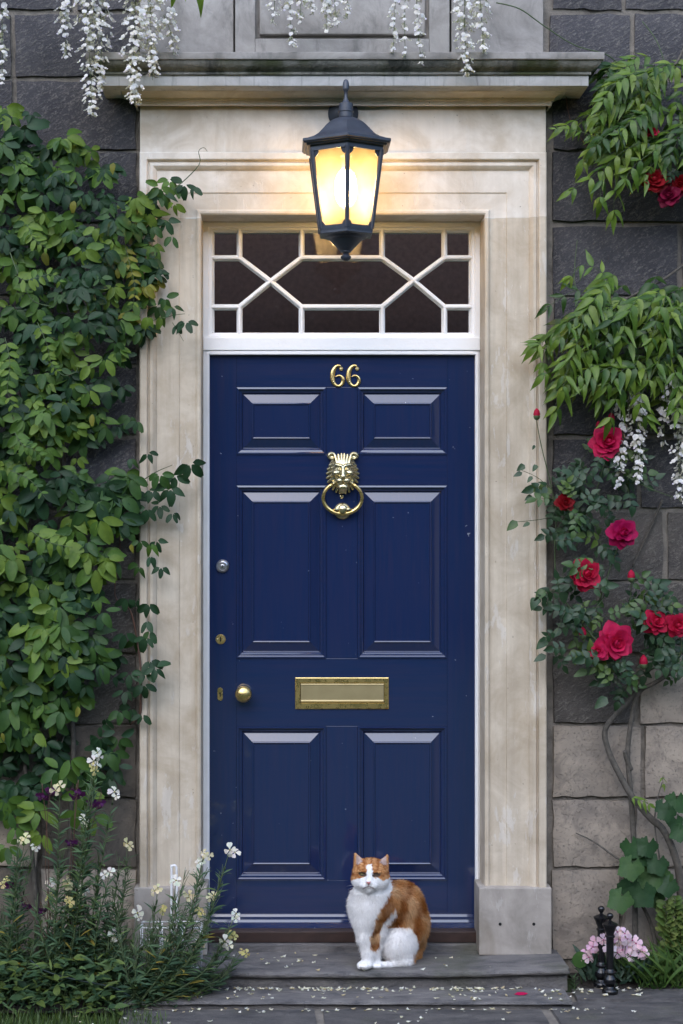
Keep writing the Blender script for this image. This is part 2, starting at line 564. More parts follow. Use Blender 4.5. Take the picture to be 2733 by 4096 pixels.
rb = random.Random(31)
for ri, (y0, y1) in enumerate(ROWS):
    start = RJ.get(ri, [2216 + rb.randint(0, 4), 2216 + rb.randint(260, 430)])
    js = list(start)
    while js[-1] < 3350:
        js.append(js[-1] + rb.randint(260, 420))
    for q in range(len(js) - 1):
        stone_block(js[q] + (0 if q == 0 else 11), js[q + 1] - 11, y0, y1, ri, rb)
    js = LJ.get(ri, [542, 542 - rb.randint(230, 420)])
    while js[-1] > -650:
        js.append(js[-1] - rb.randint(260, 420))
    for q in range(len(js) - 1):
        stone_block(js[q + 1] + 11, js[q] - (0 if q == 0 else 11), y0, y1, ri, rb)

# ------------------------------------------------------------------ door surround: architrave, frieze, cornice, panelled stone above
sur = empty('door_surround', (0, -0.05, 0.08), 'weathered cream painted stone surround with cornice framing the blue door', 'door surround')
FY = -0.040
aL, aR, aT = P(560, 612, FY), P(2185, 612, FY), P(1370, 612, FY).z
# offset from the outer edge (m), depth
PROF = [(0, .02), (0, -.072), (.004, -.076), (.024, -.076), (.027, -.073), (.029, -.060), (.032, -.060), (.037, -.0665), (.046, -.066), (.055, -.058), (.0585, -.052),
        (.060, -.048), (.0815, -.048), (.139, -.048), (.1405, -.044), (.199, -.042), (.2005, -.047), (.206, -.051), (.213, -.050), (.218, -.046), (.2195, .16)]
PROF = [(o, d + .018 if d < 0 else d) for o, d in PROF]
zj = aT - .2195 - .010


def arch_pt(side, o, d, z):
    return (aL.x + o, d, z) if side == 'L' else (aR.x - o, d, z)


mb = MB()
loops = []
for o, d in PROF:
    loops.append([(aL.x + o, d, zj), (aL.x + o, d, aT - o), (aR.x - o, d, aT - o), (aR.x - o, d, zj)])
vs = [q for l in loops for q in l]
fs = []
for i in range(len(PROF) - 1):
    for k in range(3):
        fs.append((i * 4 + k, i * 4 + k + 1, (i + 1) * 4 + k + 1, (i + 1) * 4 + k))
mb.add(vs, fs).build('lintel', 'lamplit_ashlar', sur, smooth=True, fix=True, sharp=28)
for side in 'LR':
    mb = MB()
    zs = [zj - .0003, P(0, 3556, -.06).z]
    vs = [arch_pt(side, o, d, z) for o, d in PROF for z in zs]
    fs = [(i * 2, i * 2 + 1, i * 2 + 3, i * 2 + 2) for i in range(len(PROF) - 1)]
    mb.add(vs, fs).build('jamb', 'ashlar', sur, smooth=True, fix=True, sharp=28)
pbox('frieze', 'lamplit_ashlar', sur, 560, 2185, 424, 611.5, FY, 0.03, 0.003)
for a, b in ((536, 829), (1917, 2208)):
    q0, q1 = P(a, 3552, -.066), P(b, 3552, -.066)
    MB().box(q0.x, q1.x, -.066, .09, .088, q0.z).build('plinth_block', 'plinth_stone', sur, fix=True, bevel=.005)
if True:
    # two old fixing holes in the right plinth
    for hx in (2001, 2136):
        c = P(hx, 3697, -.0662)
        MB().lathe([(.0055, 0), (.0055, .0012)], c, 'y', 12).build('fixing_hole', 'black_hole', sur)

CORN = [('bed_mould', 'lamplit_ashlar', [(.0627, 424), (.070, 421), (.070, 402), (.078, 400), (.078, 392), (.084, 386), (.098, 374), (.113, 366), (.116, 362), (.116, 352)]),
        ('corona', 'skylit_streaked_ashlar', [(.115, 342.5), (.1805, 342.5), (.1807, 342), (.1807, 299), (.178, 298)]),
        ('ovolo', 'mossy', [(.178, 297), (.189, 297), (.189, 289), (.186, 287), (.193, 280), (.207, 268), (.216, 254), (.220, 240), (.218, 237)]),
        ('cornice_slab', 'lichen_ashlar', [(.2, 235.6), (.2260, 235.6), (.2275, 233), (.2275, 209), (.2255, 207), (.02, 207)])]
cor = empty('cornice', (0, 0, 0))
cor.parent = sur
cor.matrix_parent_inverse = Matrix.Translation(-sur.location)
zprev = None
for nm, mt, pr in CORN:
    vs, fs = [], []
    for (p_, row) in pr:
        ph = .18 if nm in ('corona',) else (.2275 if nm == 'cornice_slab' else p_)
        z = P(0, row, -ph).z
        if nm == 'bed_mould' and row == 352:
            z = P(0, 342.5, -.18).z
        o_ = p_ - .055
        vs += [(aL.x - o_, .03, z), (aL.x - o_, -p_, z)]
        segs = 24
        for k in range(1, segs):
            jt = .0012 * mnoise.noise((k * 1.7, row * .1, p_ * 40))
            vs.append((aL.x - o_ + (aR.x - aL.x + 2 * o_) * k / segs, -p_ + jt, z + jt))
        vs += [(aR.x + o_, -p_, z), (aR.x + o_, .03, z)]
    w = 27
    for i in range(len(pr) - 1):
        for k in range(w - 1):
            fs.append((i * w + k, i * w + k + 1, (i + 1) * w + k + 1, (i + 1) * w + k))
    MB().add(vs, fs).build(nm, mt, cor, smooth=True, fix=True, sharp=35)
zc = P(0, 207, -.2275).z - .001
up = -420


def pan(name, px0, px1, row1, yf, yb=.03, row0=up, bev=.003):
    a, b = P(px0, 0, yf), P(px1, row0, yf)
    z0 = zc if row1 is None else P(0, row1, yf).z
    return MB().box(a.x, b.x, yf, yb, z0, b.z).build(name, 'lichen_ashlar', sur, fix=True, bevel=bev)


pan('parapet_stone', 560, 934, None, -.030)
pan('parapet_stone', 1806, 2174, None, -.030)
pan('panel_stile', 941, 1021, None, -.046)
pan('panel_stile', 1718, 1799, None, -.046)
a, b = P(1021.5, 0, -.046), P(1717.5, 153, -.046)
MB().box(a.x, b.x, -.046, .03, zc, b.z).build('panel_rail', 'lichen_ashlar', sur, fix=True, bevel=.003)
pan('sunk_panel', 1021.5, 1717.5, 152, -.012, .028, up, .0)
pan('raised_panel', 1038, 1702, 137, -.034, -.0125, up, .006)

# ------------------------------------------------------------------ steps
def slab(name, px0, px1, yf, yb, z1, z0, label, nose=0.0, seed=1):
    rr = random.Random(seed)
    xa, xb = P(px0, 4000, yf).x, P(px1, 4000, yf).x
    prof = [(yb, z1), (yf + .012, z1 + .0005), (yf + .003, z1 - .003), (yf, z1 - .010)]
    if nose and nose < .02:
        prof += [(yf + .002, z1 - .013), (yf + nose, z1 - .016), (yf + nose, z0)]
    elif nose:
        prof += [(yf + .001, z1 - .016), (yf + .006, z1 - .021), (yf + nose, z1 - .024), (yf + nose, z0)]
    else:
        prof += [(yf + .004, z0)]
    n = 40
    vs = []
    for (y, z) in prof:
        for k in range(n + 1):
            x = xa + (xb - xa) * k / n
            j = .004 * mnoise.noise((x * 11, y * 3, seed)) + rr.uniform(-.0012, .0012)
            worn = -.0125 * math.exp(-(x / .60) ** 4) if nose > .02 else 0.0
            vs.append((x + (rr.uniform(-.004, .004) if k in (0, n) else 0), y + (j if y != yb else 0), z + (j * .4 if z != z0 else 0) + (worn if z > z1 - .03 else 0)))
    fs = []
    w = n + 1
    for i in range(len(prof) - 1):
        for k in range(n):
            fs.append((i * w + k, i * w + k + 1, (i + 1) * w + k + 1, (i + 1) * w + k))
    fs.append(tuple(i * w for i in range(len(prof))) + (len(vs),))
    fs.append(tuple(i * w + n for i in range(len(prof))) + (len(vs) + 1,))
    vs += [(xa, yb, z0), (xb, yb, z0)]
    o = MB().add(vs, fs).build(name, 'step', None, smooth=True, fix=True, sharp=38)
    return tag(o, label, 'step')


ZS, ZL = 0.082, 0.024
slab('stone_step', 465, 2276, -.272, .16, ZS + .0125, ZL - .012, 'upper worn grey stone doorstep with rounded nosing where the cat sits', .026, 1)
slab('stone_step', 482, 2290, -.42, -.225, ZL, -.012, 'low grey stone step slab under the doorstep strewn with petals', .014, 2)
xa, xb = P(829, 0, 0).x + .004, P(1917, 0, 0).x - .004
o = MB().box(xa, xb, .0, .16, ZS - .004, .1105).build('threshold_stone', 'step', None, fix=True, bevel=.004)
tag(o, 'narrow pale stone threshold strip beneath the brown door sill', 'threshold')
o = MB().box(xa + .002, xb - .002, .022, .159, .112, P(0, 3727, .022).z).build('door_sill', 'brown_sill', None, fix=True, bevel=.003)
tag(o, 'dark brown wooden sill board under the blue door', 'door sill')

# ------------------------------------------------------------------ white door frame and fanlight
FR = 0.10
frm = empty('door_frame', (0, FR, .11), 'white painted wooden frame with transom bar around the blue door', 'door frame')
zb = P(0, 3727, .022).z + .001
x0, x1 = aL.x + .2197, aR.x - .2197
dL, dR = P(838, 0, FR).x, P(1902, 0, FR).x
zt0, zt1 = P(0, 1403, FR).z, P(0, 1349, FR).z
ztop = aT - .221
for a, b in ((x0, dL), (dR, x1)):
    MB().box(a, b, FR, FR + .09, zb, zt0).build('post', 'white', frm, fix=True, bevel=.003)
    c = b if a == x0 else a
    sgn = -1 if a == x0 else 1
    q = sorted((c + sgn * .002, c + sgn * .011))
    MB().box(q[0], q[1], FR - .006, FR + .001, zb, zt0 - .004).build('bead', 'white', frm, fix=True, bevel=.002)
MB().box(x0, x1, FR - .008, FR + .09, zt0 + .0005, zt1).build('transom', 'white', frm, fix=True, bevel=.004)
a, b = P(838, 1418, FR - .004), P(1902, 1403.5, FR - .004)
MB().box(a.x - .004, b.x + .004, FR - .004, FR + .03, a.z, b.z).build('head_bead', 'white', frm, fix=True, bevel=.003)

fan = empty('fanlight', (0, FR, zt1), 'white fanlight window with crossed diagonal glazing bars above the blue door', 'window')
gy = FR + .028
zi0, zi1 = P(0, 1334, FR).z, P(0, 918, FR).z
xi0, xi1 = P(848, 0, FR).x, P(1888, 0, FR).x
# outer sash: stepped ring
RING = [((x0, x1, zt1 + .0005, ztop), FR), ((xi0 - .012, xi1 + .012, zi0 - .008, zi1 + .010), FR), ((xi0 - .010, xi1 + .010, zi0 - .007, zi1 + .008), FR + .008),
        ((xi0, xi1, zi0, zi1), FR + .009), ((xi0 + .008, xi1 - .008, zi0 + .006, zi1 - .008), FR + .024), ((xi0 + .008, xi1 - .008, zi0 + .006, zi1 - .008), FR + .05)]
vs, fs = [], []
for (a, b, c, d), y in RING:
    vs += [(a, y, c), (b, y, c), (b, y, d), (a, y, d)]
for i in range(len(RING) - 1):
    for k in range(4):
        fs.append((i * 4 + k, i * 4 + (k + 1) % 4, (i + 1) * 4 + (k + 1) % 4, (i + 1) * 4 + k))
MB().add(vs, fs).build('sash_frame', 'white', fan, fix=True)
yb_ = FR + .006


def fp(px, py):
    return P(px, py, yb_)


V = {1: 958, 2: 1207, 3: 1530, 4: 1780}
H1, H2 = 1029, 1226
XA, XB = (1083, 1124), (1656, 1121)
eL, eR, eT, eB = 852, 1884, 922, 1331
BARS = [((V[1], eT), (V[1], H1)), ((V[1], H2), (V[1], eB)), ((V[4], eT), (V[4], H1)), ((V[4], H2), (V[4], eB)),
        ((V[2], eT), (V[2], H1)), ((V[2], H2), (V[2], eB)), ((V[3], eT), (V[3], H1)), ((V[3], H2), (V[3], eB)),
        ((eL, H1), (V[1], H1)), ((eL, H2), (V[1], H2)), ((V[4], H1), (eR, H1)), ((V[4], H2), (eR, H2)),
        ((V[2], H1), (V[3], H1)), ((V[2], H2), (V[3], H2)),
        ((V[1], H1), XA), ((V[1], H2), XA), ((V[2], H1), XA), ((V[2], H2), XA),
        ((V[3], H1), XB), ((V[3], H2), XB), ((V[4], H1), XB), ((V[4], H2), XB)]
for i, (a, b) in enumerate(BARS):
    A, B = fp(*a), fp(*b)
    d = (B - A).normalized()
    A, B = A - d * .006, B + d * .006
    n = Vector((-d.z, 0, d.x))
    pr = [(-.0105, .030), (-.0105, .016), (-.006, .010), (-.0045, .002), (0, .0003 * (i % 5)), (.0045, .002), (.006, .010), (.0105, .016), (.0105, .030)]
    vs = []
    for E in (A, B):
        for w, y in pr:
            q = E + n * w
            vs.append((q.x, yb_ + y, q.z))
    k = len(pr)
    fs = [(j, j + 1, k + j + 1, k + j) for j in range(k - 1)] + [tuple(range(k)), tuple(range(2 * k - 1, k - 1, -1))]
    MB().add(vs, fs).build('glazing_bar', 'white', fan, fix=True)
PANES = [[(eL, eT), (V[1], eT), (V[1], H1), (eL, H1)], [(V[4], eT), (eR, eT), (eR, H1), (V[4], H1)], [(eL, H2), (V[1], H2), (V[1], eB), (eL, eB)],
         [(V[4], H2), (eR, H2), (eR, eB), (V[4], eB)], [(V[1], eT), (V[2], eT), (V[2], H1), XA, (V[1], H1)], [(V[3], eT), (V[4], eT), (V[4], H1), XB, (V[3], H1)],
         [(V[1], eB), (V[2], eB), (V[2], H2), XA, (V[1], H2)], [(V[3], eB), (V[4], eB), (V[4], H2), XB, (V[3], H2)],
         [(V[2], eT), (V[3], eT), (V[3], H1), (V[2], H1)], [(V[2], H2), (V[3], H2), (V[3], eB), (V[2], eB)],
         [(V[2], H1), (V[3], H1), XB, (V[3], H2), (V[2], H2), XA], [(eL, H1), (V[1], H1), XA, (V[1], H2), (eL, H2)], [(eR, H1), (V[4], H1), XB, (V[4], H2), (eR, H2)]]
rp = random.Random(5)
for poly in PANES:
    c = sum((fp(*q) for q in poly), Vector()) / len(poly)
    tx, tz = rp.uniform(-.0012, .0012), rp.uniform(-.0012, .0012)
    vs = []
    for q in poly:
        w = fp(*q)
        vs.append((w.x, gy + (w.x - c.x) * tx + (w.z - c.z) * tz, w.z))
    MB().add(vs, [tuple(range(len(vs)))]).build('glass_pane', 'glass', fan, fix=True)
# the hall behind the fanlight
hall = empty('hallway', (0, 1.5, .1), kind='structure')
mb = MB()
hx, hz0, hz1, hy0, hy1 = 1.0, .10, 3.2, .345, 2.6
mb.add([(-hx, hy0, hz0), (hx, hy0, hz0), (hx, hy1, hz0), (-hx, hy1, hz0), (-hx, hy0, hz1), (hx, hy0, hz1), (hx, hy1, hz1), (-hx, hy1, hz1), (hx, hy1 - .27, hz1), (-hx, hy1 - .27, hz1)],
       [(0, 1, 2, 3), (4, 9, 8, 5), (0, 3, 7, 4), (1, 5, 6, 2)])  # ceiling stops short: unseen slot added so daylight brightens the fanlight panes
mb.build('hall_shell', 'hall_paint', hall)
MB().box(-hx, hx, hy1 + .001, hy1 + .1, 2.35, hz1).box(-hx, -.85, hy1 + .001, hy1 + .1, hz0, 2.349).box(.85, hx, hy1 + .001, hy1 + .1, hz0, 2.349).build('rear_wall', 'hall_paint', hall)  # opening below added out of view to let daylight into the hall
MB().box(-hx, XL, .3405, .3445, hz0, hz1).box(XR, hx, .3405, .3445, hz0, hz1).box(XL, XR, .3405, .3445, ZT + .1, hz1).build('hall_front', 'hall_paint', hall)

# ------------------------------------------------------------------ the blue door
DY = 0.118
door = empty('front_door', (0, DY, .16), 'navy blue six panelled front door with brass fittings', 'door')
zd0, zd1 = P(0, 3716, DY).z, P(0, 1416, DY).z


def dbox(name, px0, px1, py0, py1, mat, yf=DY, th=.045, bev=.0008):
    a, b = P(px0, py1, yf), P(px1, py0, yf)
    return MB().box(a.x, b.x, yf, yf + th, a.z, b.z).build(name, mat, door, fix=True, bevel=bev)


E = .35
dbox('stile', 834, 946 - E, 1410, 3716, 'navy_v')
dbox('stile', 1789 + E, 1905, 1410, 3716, 'navy_v')
PR = [(1549, 1819), (1942, 2634), (2905, 3522)]
for y0, y1 in ((1410, PR[0][0] - E), (PR[0][1] + E, PR[1][0] - E), (PR[1][1] + E, PR[2][0] - E), (PR[2][1] + E, 3716)):
    dbox('rail', 946, 1789, y0, y1, 'navy_h')
for y0, y1 in PR:
    dbox('muntin', 1305 + E, 1431 - E, y0, y1, 'navy_v')
MOULD = [(0, 0), (0.5, -.0035), (7, -.0045), (11, -.002), (12, .003), (18, .004), (22, .007), (27, .0135), (29, .0145)]
FIELD = [(28, .0142), (30, .0138), (62, .0026), (63, .0004), (66, -.0012), (69, -.0002), (71, .0030), (74, .0032)]
for y0, y1 in PR:
    for x0_, x1_ in ((946, 1305), (1431, 1789)):
        rings = {}
        for nm, pr in (('moulding', MOULD), ('panel', FIELD)):
            vs, fs = [], []
            for ins, d in pr:
                s = PX * (DIST + DY) / DIST
                a, b = P(x0_, y1, DY), P(x1_, y0, DY)
                i_ = ins * s
                vs += [(a.x + i_, DY + d, a.z + i_), (b.x - i_, DY + d, a.z + i_), (b.x - i_, DY + d, b.z - i_), (a.x + i_, DY + d, b.z - i_)]
            for i in range(len(pr) - 1):
                for k in range(4):
                    fs.append((i * 4 + k, i * 4 + (k + 1) % 4, (i + 1) * 4 + (k + 1) % 4, (i + 1) * 4 + k))
            if nm == 'panel':
                k = len(vs)
                fs.append((k - 4, k - 3, k - 2, k - 1))
            rings[nm] = MB().add(vs, fs)
        pn = rings['panel'].build('panel', 'navy_v', door, fix=True)
        rings['moulding'].build('moulding', 'navy_h', pn, fix=True)
# weatherboard
wy = [(DY, 3655), (DY - .006, 3658), (DY - .010, 3668), (DY - .012, 3677), (DY - .020, 3680), (DY - .023, 3690), (DY - .030, 3694), (DY - .046, 3711), (DY - .046, 3715), (DY, 3716)]
a, b = P(842, 0, DY), P(1899, 0, DY)
vs, fs = [], []
for y, row in wy:
    z = P(0, row, y).z
    vs += [(a.x, y, z), (b.x, y, z)]
for i in range(len(wy) - 1):
    fs.append((2 * i, 2 * i + 1, 2 * i + 3, 2 * i + 2))
fs += [tuple(range(0, 2 * len(wy), 2)), tuple(range(1, 2 * len(wy), 2))]
MB().add(vs, fs).build('weatherboard', 'navy_h', door, fix=True)
# dark void between the door and the frame and behind the door
MB().box(P(836, 0, DY).x - .012, P(1903, 0, DY).x + .012, DY + .046, DY + .05, zb, zt0 - .002).build('rebate', 'black_hole', door)


# ------------------------------------------------------------------ implicit surfaces for sculpted things
def s_min(a, b, k):
    h = np.clip(0.5 + 0.5 * (b - a) / k, 0, 1)
    return b + (a - b) * h - k * h * (1 - h)


def s_max(a, b, k):
    return -s_min(-a, -b, k)


def sd_ell(p, c, r, rot=None):
    q = p - np.asarray(c, np.float32)
    if rot is not None:
        q = q @ np.array(rot, np.float32)
    r = np.asarray(r, np.float32)
    k0 = np.linalg.norm(q / r, axis=-1)
    k1 = np.linalg.norm(q / (r * r), axis=-1) + 1e-9
    return k0 * (k0 - 1.0) / k1


def sd_cone(p, a, b, ra, rb):
    a, b = np.asarray(a, np.float32), np.asarray(b, np.float32)
    ba = b - a
    pa = p - a
    h = np.clip((pa @ ba) / max(float(ba @ ba), 1e-12), 0, 1)
    return np.linalg.norm(pa - h[..., None] * ba, axis=-1) - (ra + (rb - ra) * h)


def surface_nets(f, lo, hi, h):
    lo, hi = np.array(lo, np.float32), np.array(hi, np.float32)
    n = np.ceil((hi - lo) / h).astype(int) + 1
    ax = [lo[i] + h * np.arange(n[i], dtype=np.float32) for i in range(3)]
    g = np.stack(np.meshgrid(*ax, indexing='ij'), -1)
    v = f(g.reshape(-1, 3)).reshape(n)
    ins = v < 0
    corners = [(i, j, k) for i in (0, 1) for j in (0, 1) for k in (0, 1)]
    m = n - 1
    cnt = sum(ins[i:i + m[0], j:j + m[1], k:k + m[2]].astype(np.int8) for i, j, k in corners)
    act = np.argwhere((cnt > 0) & (cnt < 8))
    idx = -np.ones(m, int)
    idx[tuple(act.T)] = np.arange(len(act))
    acc = np.zeros((len(act), 3))
    num = np.zeros(len(act))
    for a in corners:
        for d in range(3):
            if a[d] == 0:
                b = list(a)
                b[d] = 1
                pa, pb = act + np.array(a), act + np.array(b)
                va, vb = v[tuple(pa.T)], v[tuple(pb.T)]
                x = (va < 0) != (vb < 0)
                t = np.where(x, va / np.where(x, va - vb, 1), 0)
                q = pa + 0.0
                q[:, d] += t
                acc[x] += q[x]
                num[x] += 1
    verts = lo + h * (acc / num[:, None])
    faces = []
    for d in range(3):
        e1, e2 = (d + 1) % 3, (d + 2) % 3
        sl0, sl1 = [slice(None)] * 3, [slice(None)] * 3
        sl0[d], sl1[d] = slice(0, -1), slice(1, None)
        x = np.argwhere(ins[tuple(sl0)] != ins[tuple(sl1)])
        x = x[(x[:, e1] > 0) & (x[:, e2] > 0) & (x[:, e1] < m[e1]) & (x[:, e2] < m[e2])]
        u1, u2 = np.eye(3, dtype=int)[e1], np.eye(3, dtype=int)[e2]
        q = np.stack([idx[tuple((x - u1 - u2).T)], idx[tuple((x - u2).T)], idx[tuple(x.T)], idx[tuple((x - u1).T)]], 1)
        flip = ~ins[tuple(x.T)]
        q[flip] = q[flip][:, ::-1]
        faces.append(q)
    return verts, np.concatenate(faces)


def np_mesh(name, verts, faces, mat, colors=None, smooth=True):
    me = bpy.data.meshes.new(name)
    k = faces.shape[1]
    me.vertices.add(len(verts))
    me.vertices.foreach_set('co', np.asarray(verts, np.float32).ravel())
    me.loops.add(faces.size)
    me.loops.foreach_set('vertex_index', faces.astype(np.int32).ravel())
    me.polygons.add(len(faces))
    me.polygons.foreach_set('loop_start', np.arange(0, faces.size, k, dtype=np.int32))
    me.polygons.foreach_set('use_smooth', np.full(len(faces), smooth))
    me.materials.append(M[mat])
    me.update(calc_edges=True)
    me.validate()
    if colors is not None:
        at = me.color_attributes.new('tint', 'FLOAT_COLOR', 'POINT')
        c4 = np.ones((len(verts), 4), np.float32)
        c4[:, :3] = colors
        at.data.foreach_set('color', c4.ravel())
    return me


# ------------------------------------------------------------------ door furniture
def ybox(mb, px0, px1, py0, py1, yf, yb):
    a, b = P(px0, py1, yf), P(px1, py0, yf)
    return mb.box(a.x, b.x, yf, yb, a.z, b.z)


SIX = [(.47, .93, .045), (.38, .965, .055), (.26, .91, .078), (.155, .76, .10), (.105, .56, .112), (.115, .33, .105), (.18, .15, .082), (.32, .052, .056),
       (.46, .072, .066), (.555, .18, .080), (.58, .31, .082), (.54, .43, .07), (.45, .505, .05), (.34, .505, .036), (.25, .45, .024)]


def numeral(px):
    hgt = 91 * PX
    o = P(px, 1548, DY)
    pts = [Vector((a, b, w)) for a, b, w in SIX]
    fine = []
    for i in range(len(pts) - 1):
        p0, p1, p2, p3 = pts[max(i - 1, 0)], pts[i], pts[i + 1], pts[min(i + 2, len(pts) - 1)]
        for k in range(4):
            t_ = k / 4
            fine.append(.5 * ((2 * p1) + (p2 - p0) * t_ + (2 * p0 - 5 * p1 + 4 * p2 - p3) * t_ ** 2 + (3 * p1 - p0 - 3 * p2 + p3) * t_ ** 3))
    fine.append(pts[-1])
    vs, fs = [], []
    for i, q in enumerate(fine):
        d = fine[min(i + 1, len(fine) - 1)] - fine[max(i - 1, 0)]
        n = Vector((-d.y, d.x)).normalized()
        for u, h in ((-1, 0), (-.92, .6), (-.5, .95), (0, 1), (.5, .95), (.92, .6), (1, 0)):
            vs.append((o.x + (q.x + n.x * u * q.z * .98) * hgt, DY - .0005 - h * .006, o.z + (q.y + n.y * u * q.z * .98) * hgt))
    for i in range(len(fine) - 1):
        for k in range(6):
            fs.append((i * 7 + k, i * 7 + k + 1, (i + 1) * 7 + k + 1, (i + 1) * 7 + k))
    ob = MB().add(vs, fs)
    c = (o.x + .49 * hgt, DY, o.z + .815 * hgt)
    ob.lathe([(.0075, .0), (.0075, .004), (.006, .0065), (.003, .0068), (.001, .0055)], c, 'y', 16)
    ob = ob.build('numeral', 'brass', door, smooth=True, fix=True, sharp=50)
    for sx, sz in ((.49, .815), (.155, .22)):
        MB().lathe([(.0034, .0055), (.0034, .0082), (.002, .0088)], (o.x + sx * hgt, DY, o.z + sz * hgt), 'y', 10).build('screw', 'old_brass', ob, smooth=True, fix=True)
    return ob


numeral(1321)
numeral(1385)

# letter plate
lp = empty('letter_plate', (0, 0, 0))
lp.parent = door
lp.matrix_parent_inverse = Matrix.Translation(-door.location)
vs, fs = [], []
for (a, b, c, d), y in (((1181, 1555, 2710, 2836), DY), ((1181, 1555, 2710, 2836), DY - .004), ((1184, 1552, 2713, 2833), DY - .006), ((1200, 1538, 2730, 2814), DY - .006),
                        ((1203, 1536, 2733, 2811), DY - .002), ((1203, 1536, 2733, 2811), DY + .004)):
    u, w = P(a, d, DY), P(b, c, DY)
    vs += [(u.x, y, u.z), (w.x, y, u.z), (w.x, y, w.z), (u.x, y, w.z)]
for i in range(5):
    for k in range(4):
        fs.append((i * 4 + k, i * 4 + (k + 1) % 4, (i + 1) * 4 + (k + 1) % 4, (i + 1) * 4 + k))
MB().add(vs, fs).build('plate_rim', 'brass', lp, fix=True)
u, w = P(1204, 2810, DY), P(1535, 2734, DY)
vs, fs = [], []
for y, q in ((DY - .001, 0), (DY - .0035, .06), (DY - .003, .12), (DY - .0028, .86), (DY - .006, .93), (DY - .0025, 1)):
    z = w.z + (u.z - w.z) * q
    vs += [(u.x, y, z), (w.x, y, z)]
fs = [(2 * i, 2 * i + 1, 2 * i + 3, 2 * i + 2) for i in range(5)]
t = NT('dull_brass')
p_ = t.pos()
M['dull_brass'] = t.done(t.bsdf(t.mix(t.noise(p_, 25, 5), (0.36, 0.29, 0.15), (0.48, 0.40, 0.22)), 0.5, None, Metallic=0.85))
MB().add(vs, fs).build('flap', 'dull_brass', lp, fix=True)

# knob, locks
kc = P(975, 2773, DY)
MB().lathe([(.020, 0), (.020, .003), (.012, .006), (.0105, .018), (.014, .022), (.024, .027), (.0300, .036), (.0308, .042), (.029, .050), (.022, .058), (.012, .062), (.003, .0635)],
           kc, 'y', 32).build('knob', 'brass', door, smooth=True, fix=True)
c = P(883, 2557, DY)
k1 = MB().lathe([(.0185, 0), (.0185, .002), (.016, .0045), (.002, .005)], c, 'y', 24).build('keyhole_cover', 'brass', door, smooth=True, fix=True, sharp=40)
MB().lathe([(.0036, 0), (.0036, .0062)], (c.x, DY, c.z + .004), 'y', 12).box(c.x - .002, c.x + .002, DY - .0061, DY, c.z - .008, c.z + .003).build('keyhole', 'black_hole', k1)
for s in (-1, 1):
    MB().lathe([(.0025, .004), (.0025, .0062), (.001, .0065)], (c.x + s * .011, DY, c.z), 'y', 10).build('screw', 'old_brass', k1)
c = P(881, 2776, DY)
mb = MB()
mb.box(c.x - .0095, c.x + .0095, DY - .004, DY, c.z - .016, c.z + .016)
k2 = mb.lathe([(.0097, 0), (.0097, .0042)], (c.x, DY, c.z + .0145), 'y', 16).lathe([(.0097, 0), (.0097, .0042)], (c.x, DY, c.z - .0145), 'y', 16).build('keyhole_plate', 'brass', door, fix=True)
MB().lathe([(.0032, 0), (.0032, .0055)], (c.x, DY, c.z + .003), 'y', 12).box(c.x - .0018, c.x + .0018, DY - .0054, DY, c.z - .010, c.z + .002).build('keyhole', 'black_hole', k2)
c = P(891, 2265, DY)
k3 = MB().lathe([(.0245, 0), (.0245, .003), (.022, .009), (.0165, .012), (.0155, .0125), (.015, .010), (.002, .0100)], c, 'y', 28).build('cylinder_lock', 'steel', door, smooth=True, fix=True, sharp=40)
MB().lathe([(.0075, .0095), (.0075, .0135), (.006, .014), (.001, .014)], c, 'y', 20).build('lock_barrel', 'steel', k3, smooth=True, fix=True, sharp=40)
MB().box(c.x - .0013, c.x + .0013, DY - .0146, DY - .01, c.z - .005, c.z + .005).build('keyhole', 'black_hole', k3)
c = P(1367, 1987, DY)
MB().lathe([(.0068, 0), (.0068, .002), (.0045, .003), (.004, .001), (.0005, .001)], c, 'y', 14).build('spyhole', 'old_brass', door, smooth=True, fix=True, sharp=40)

# lion head knocker
LC = P(1371, 1885, DY)


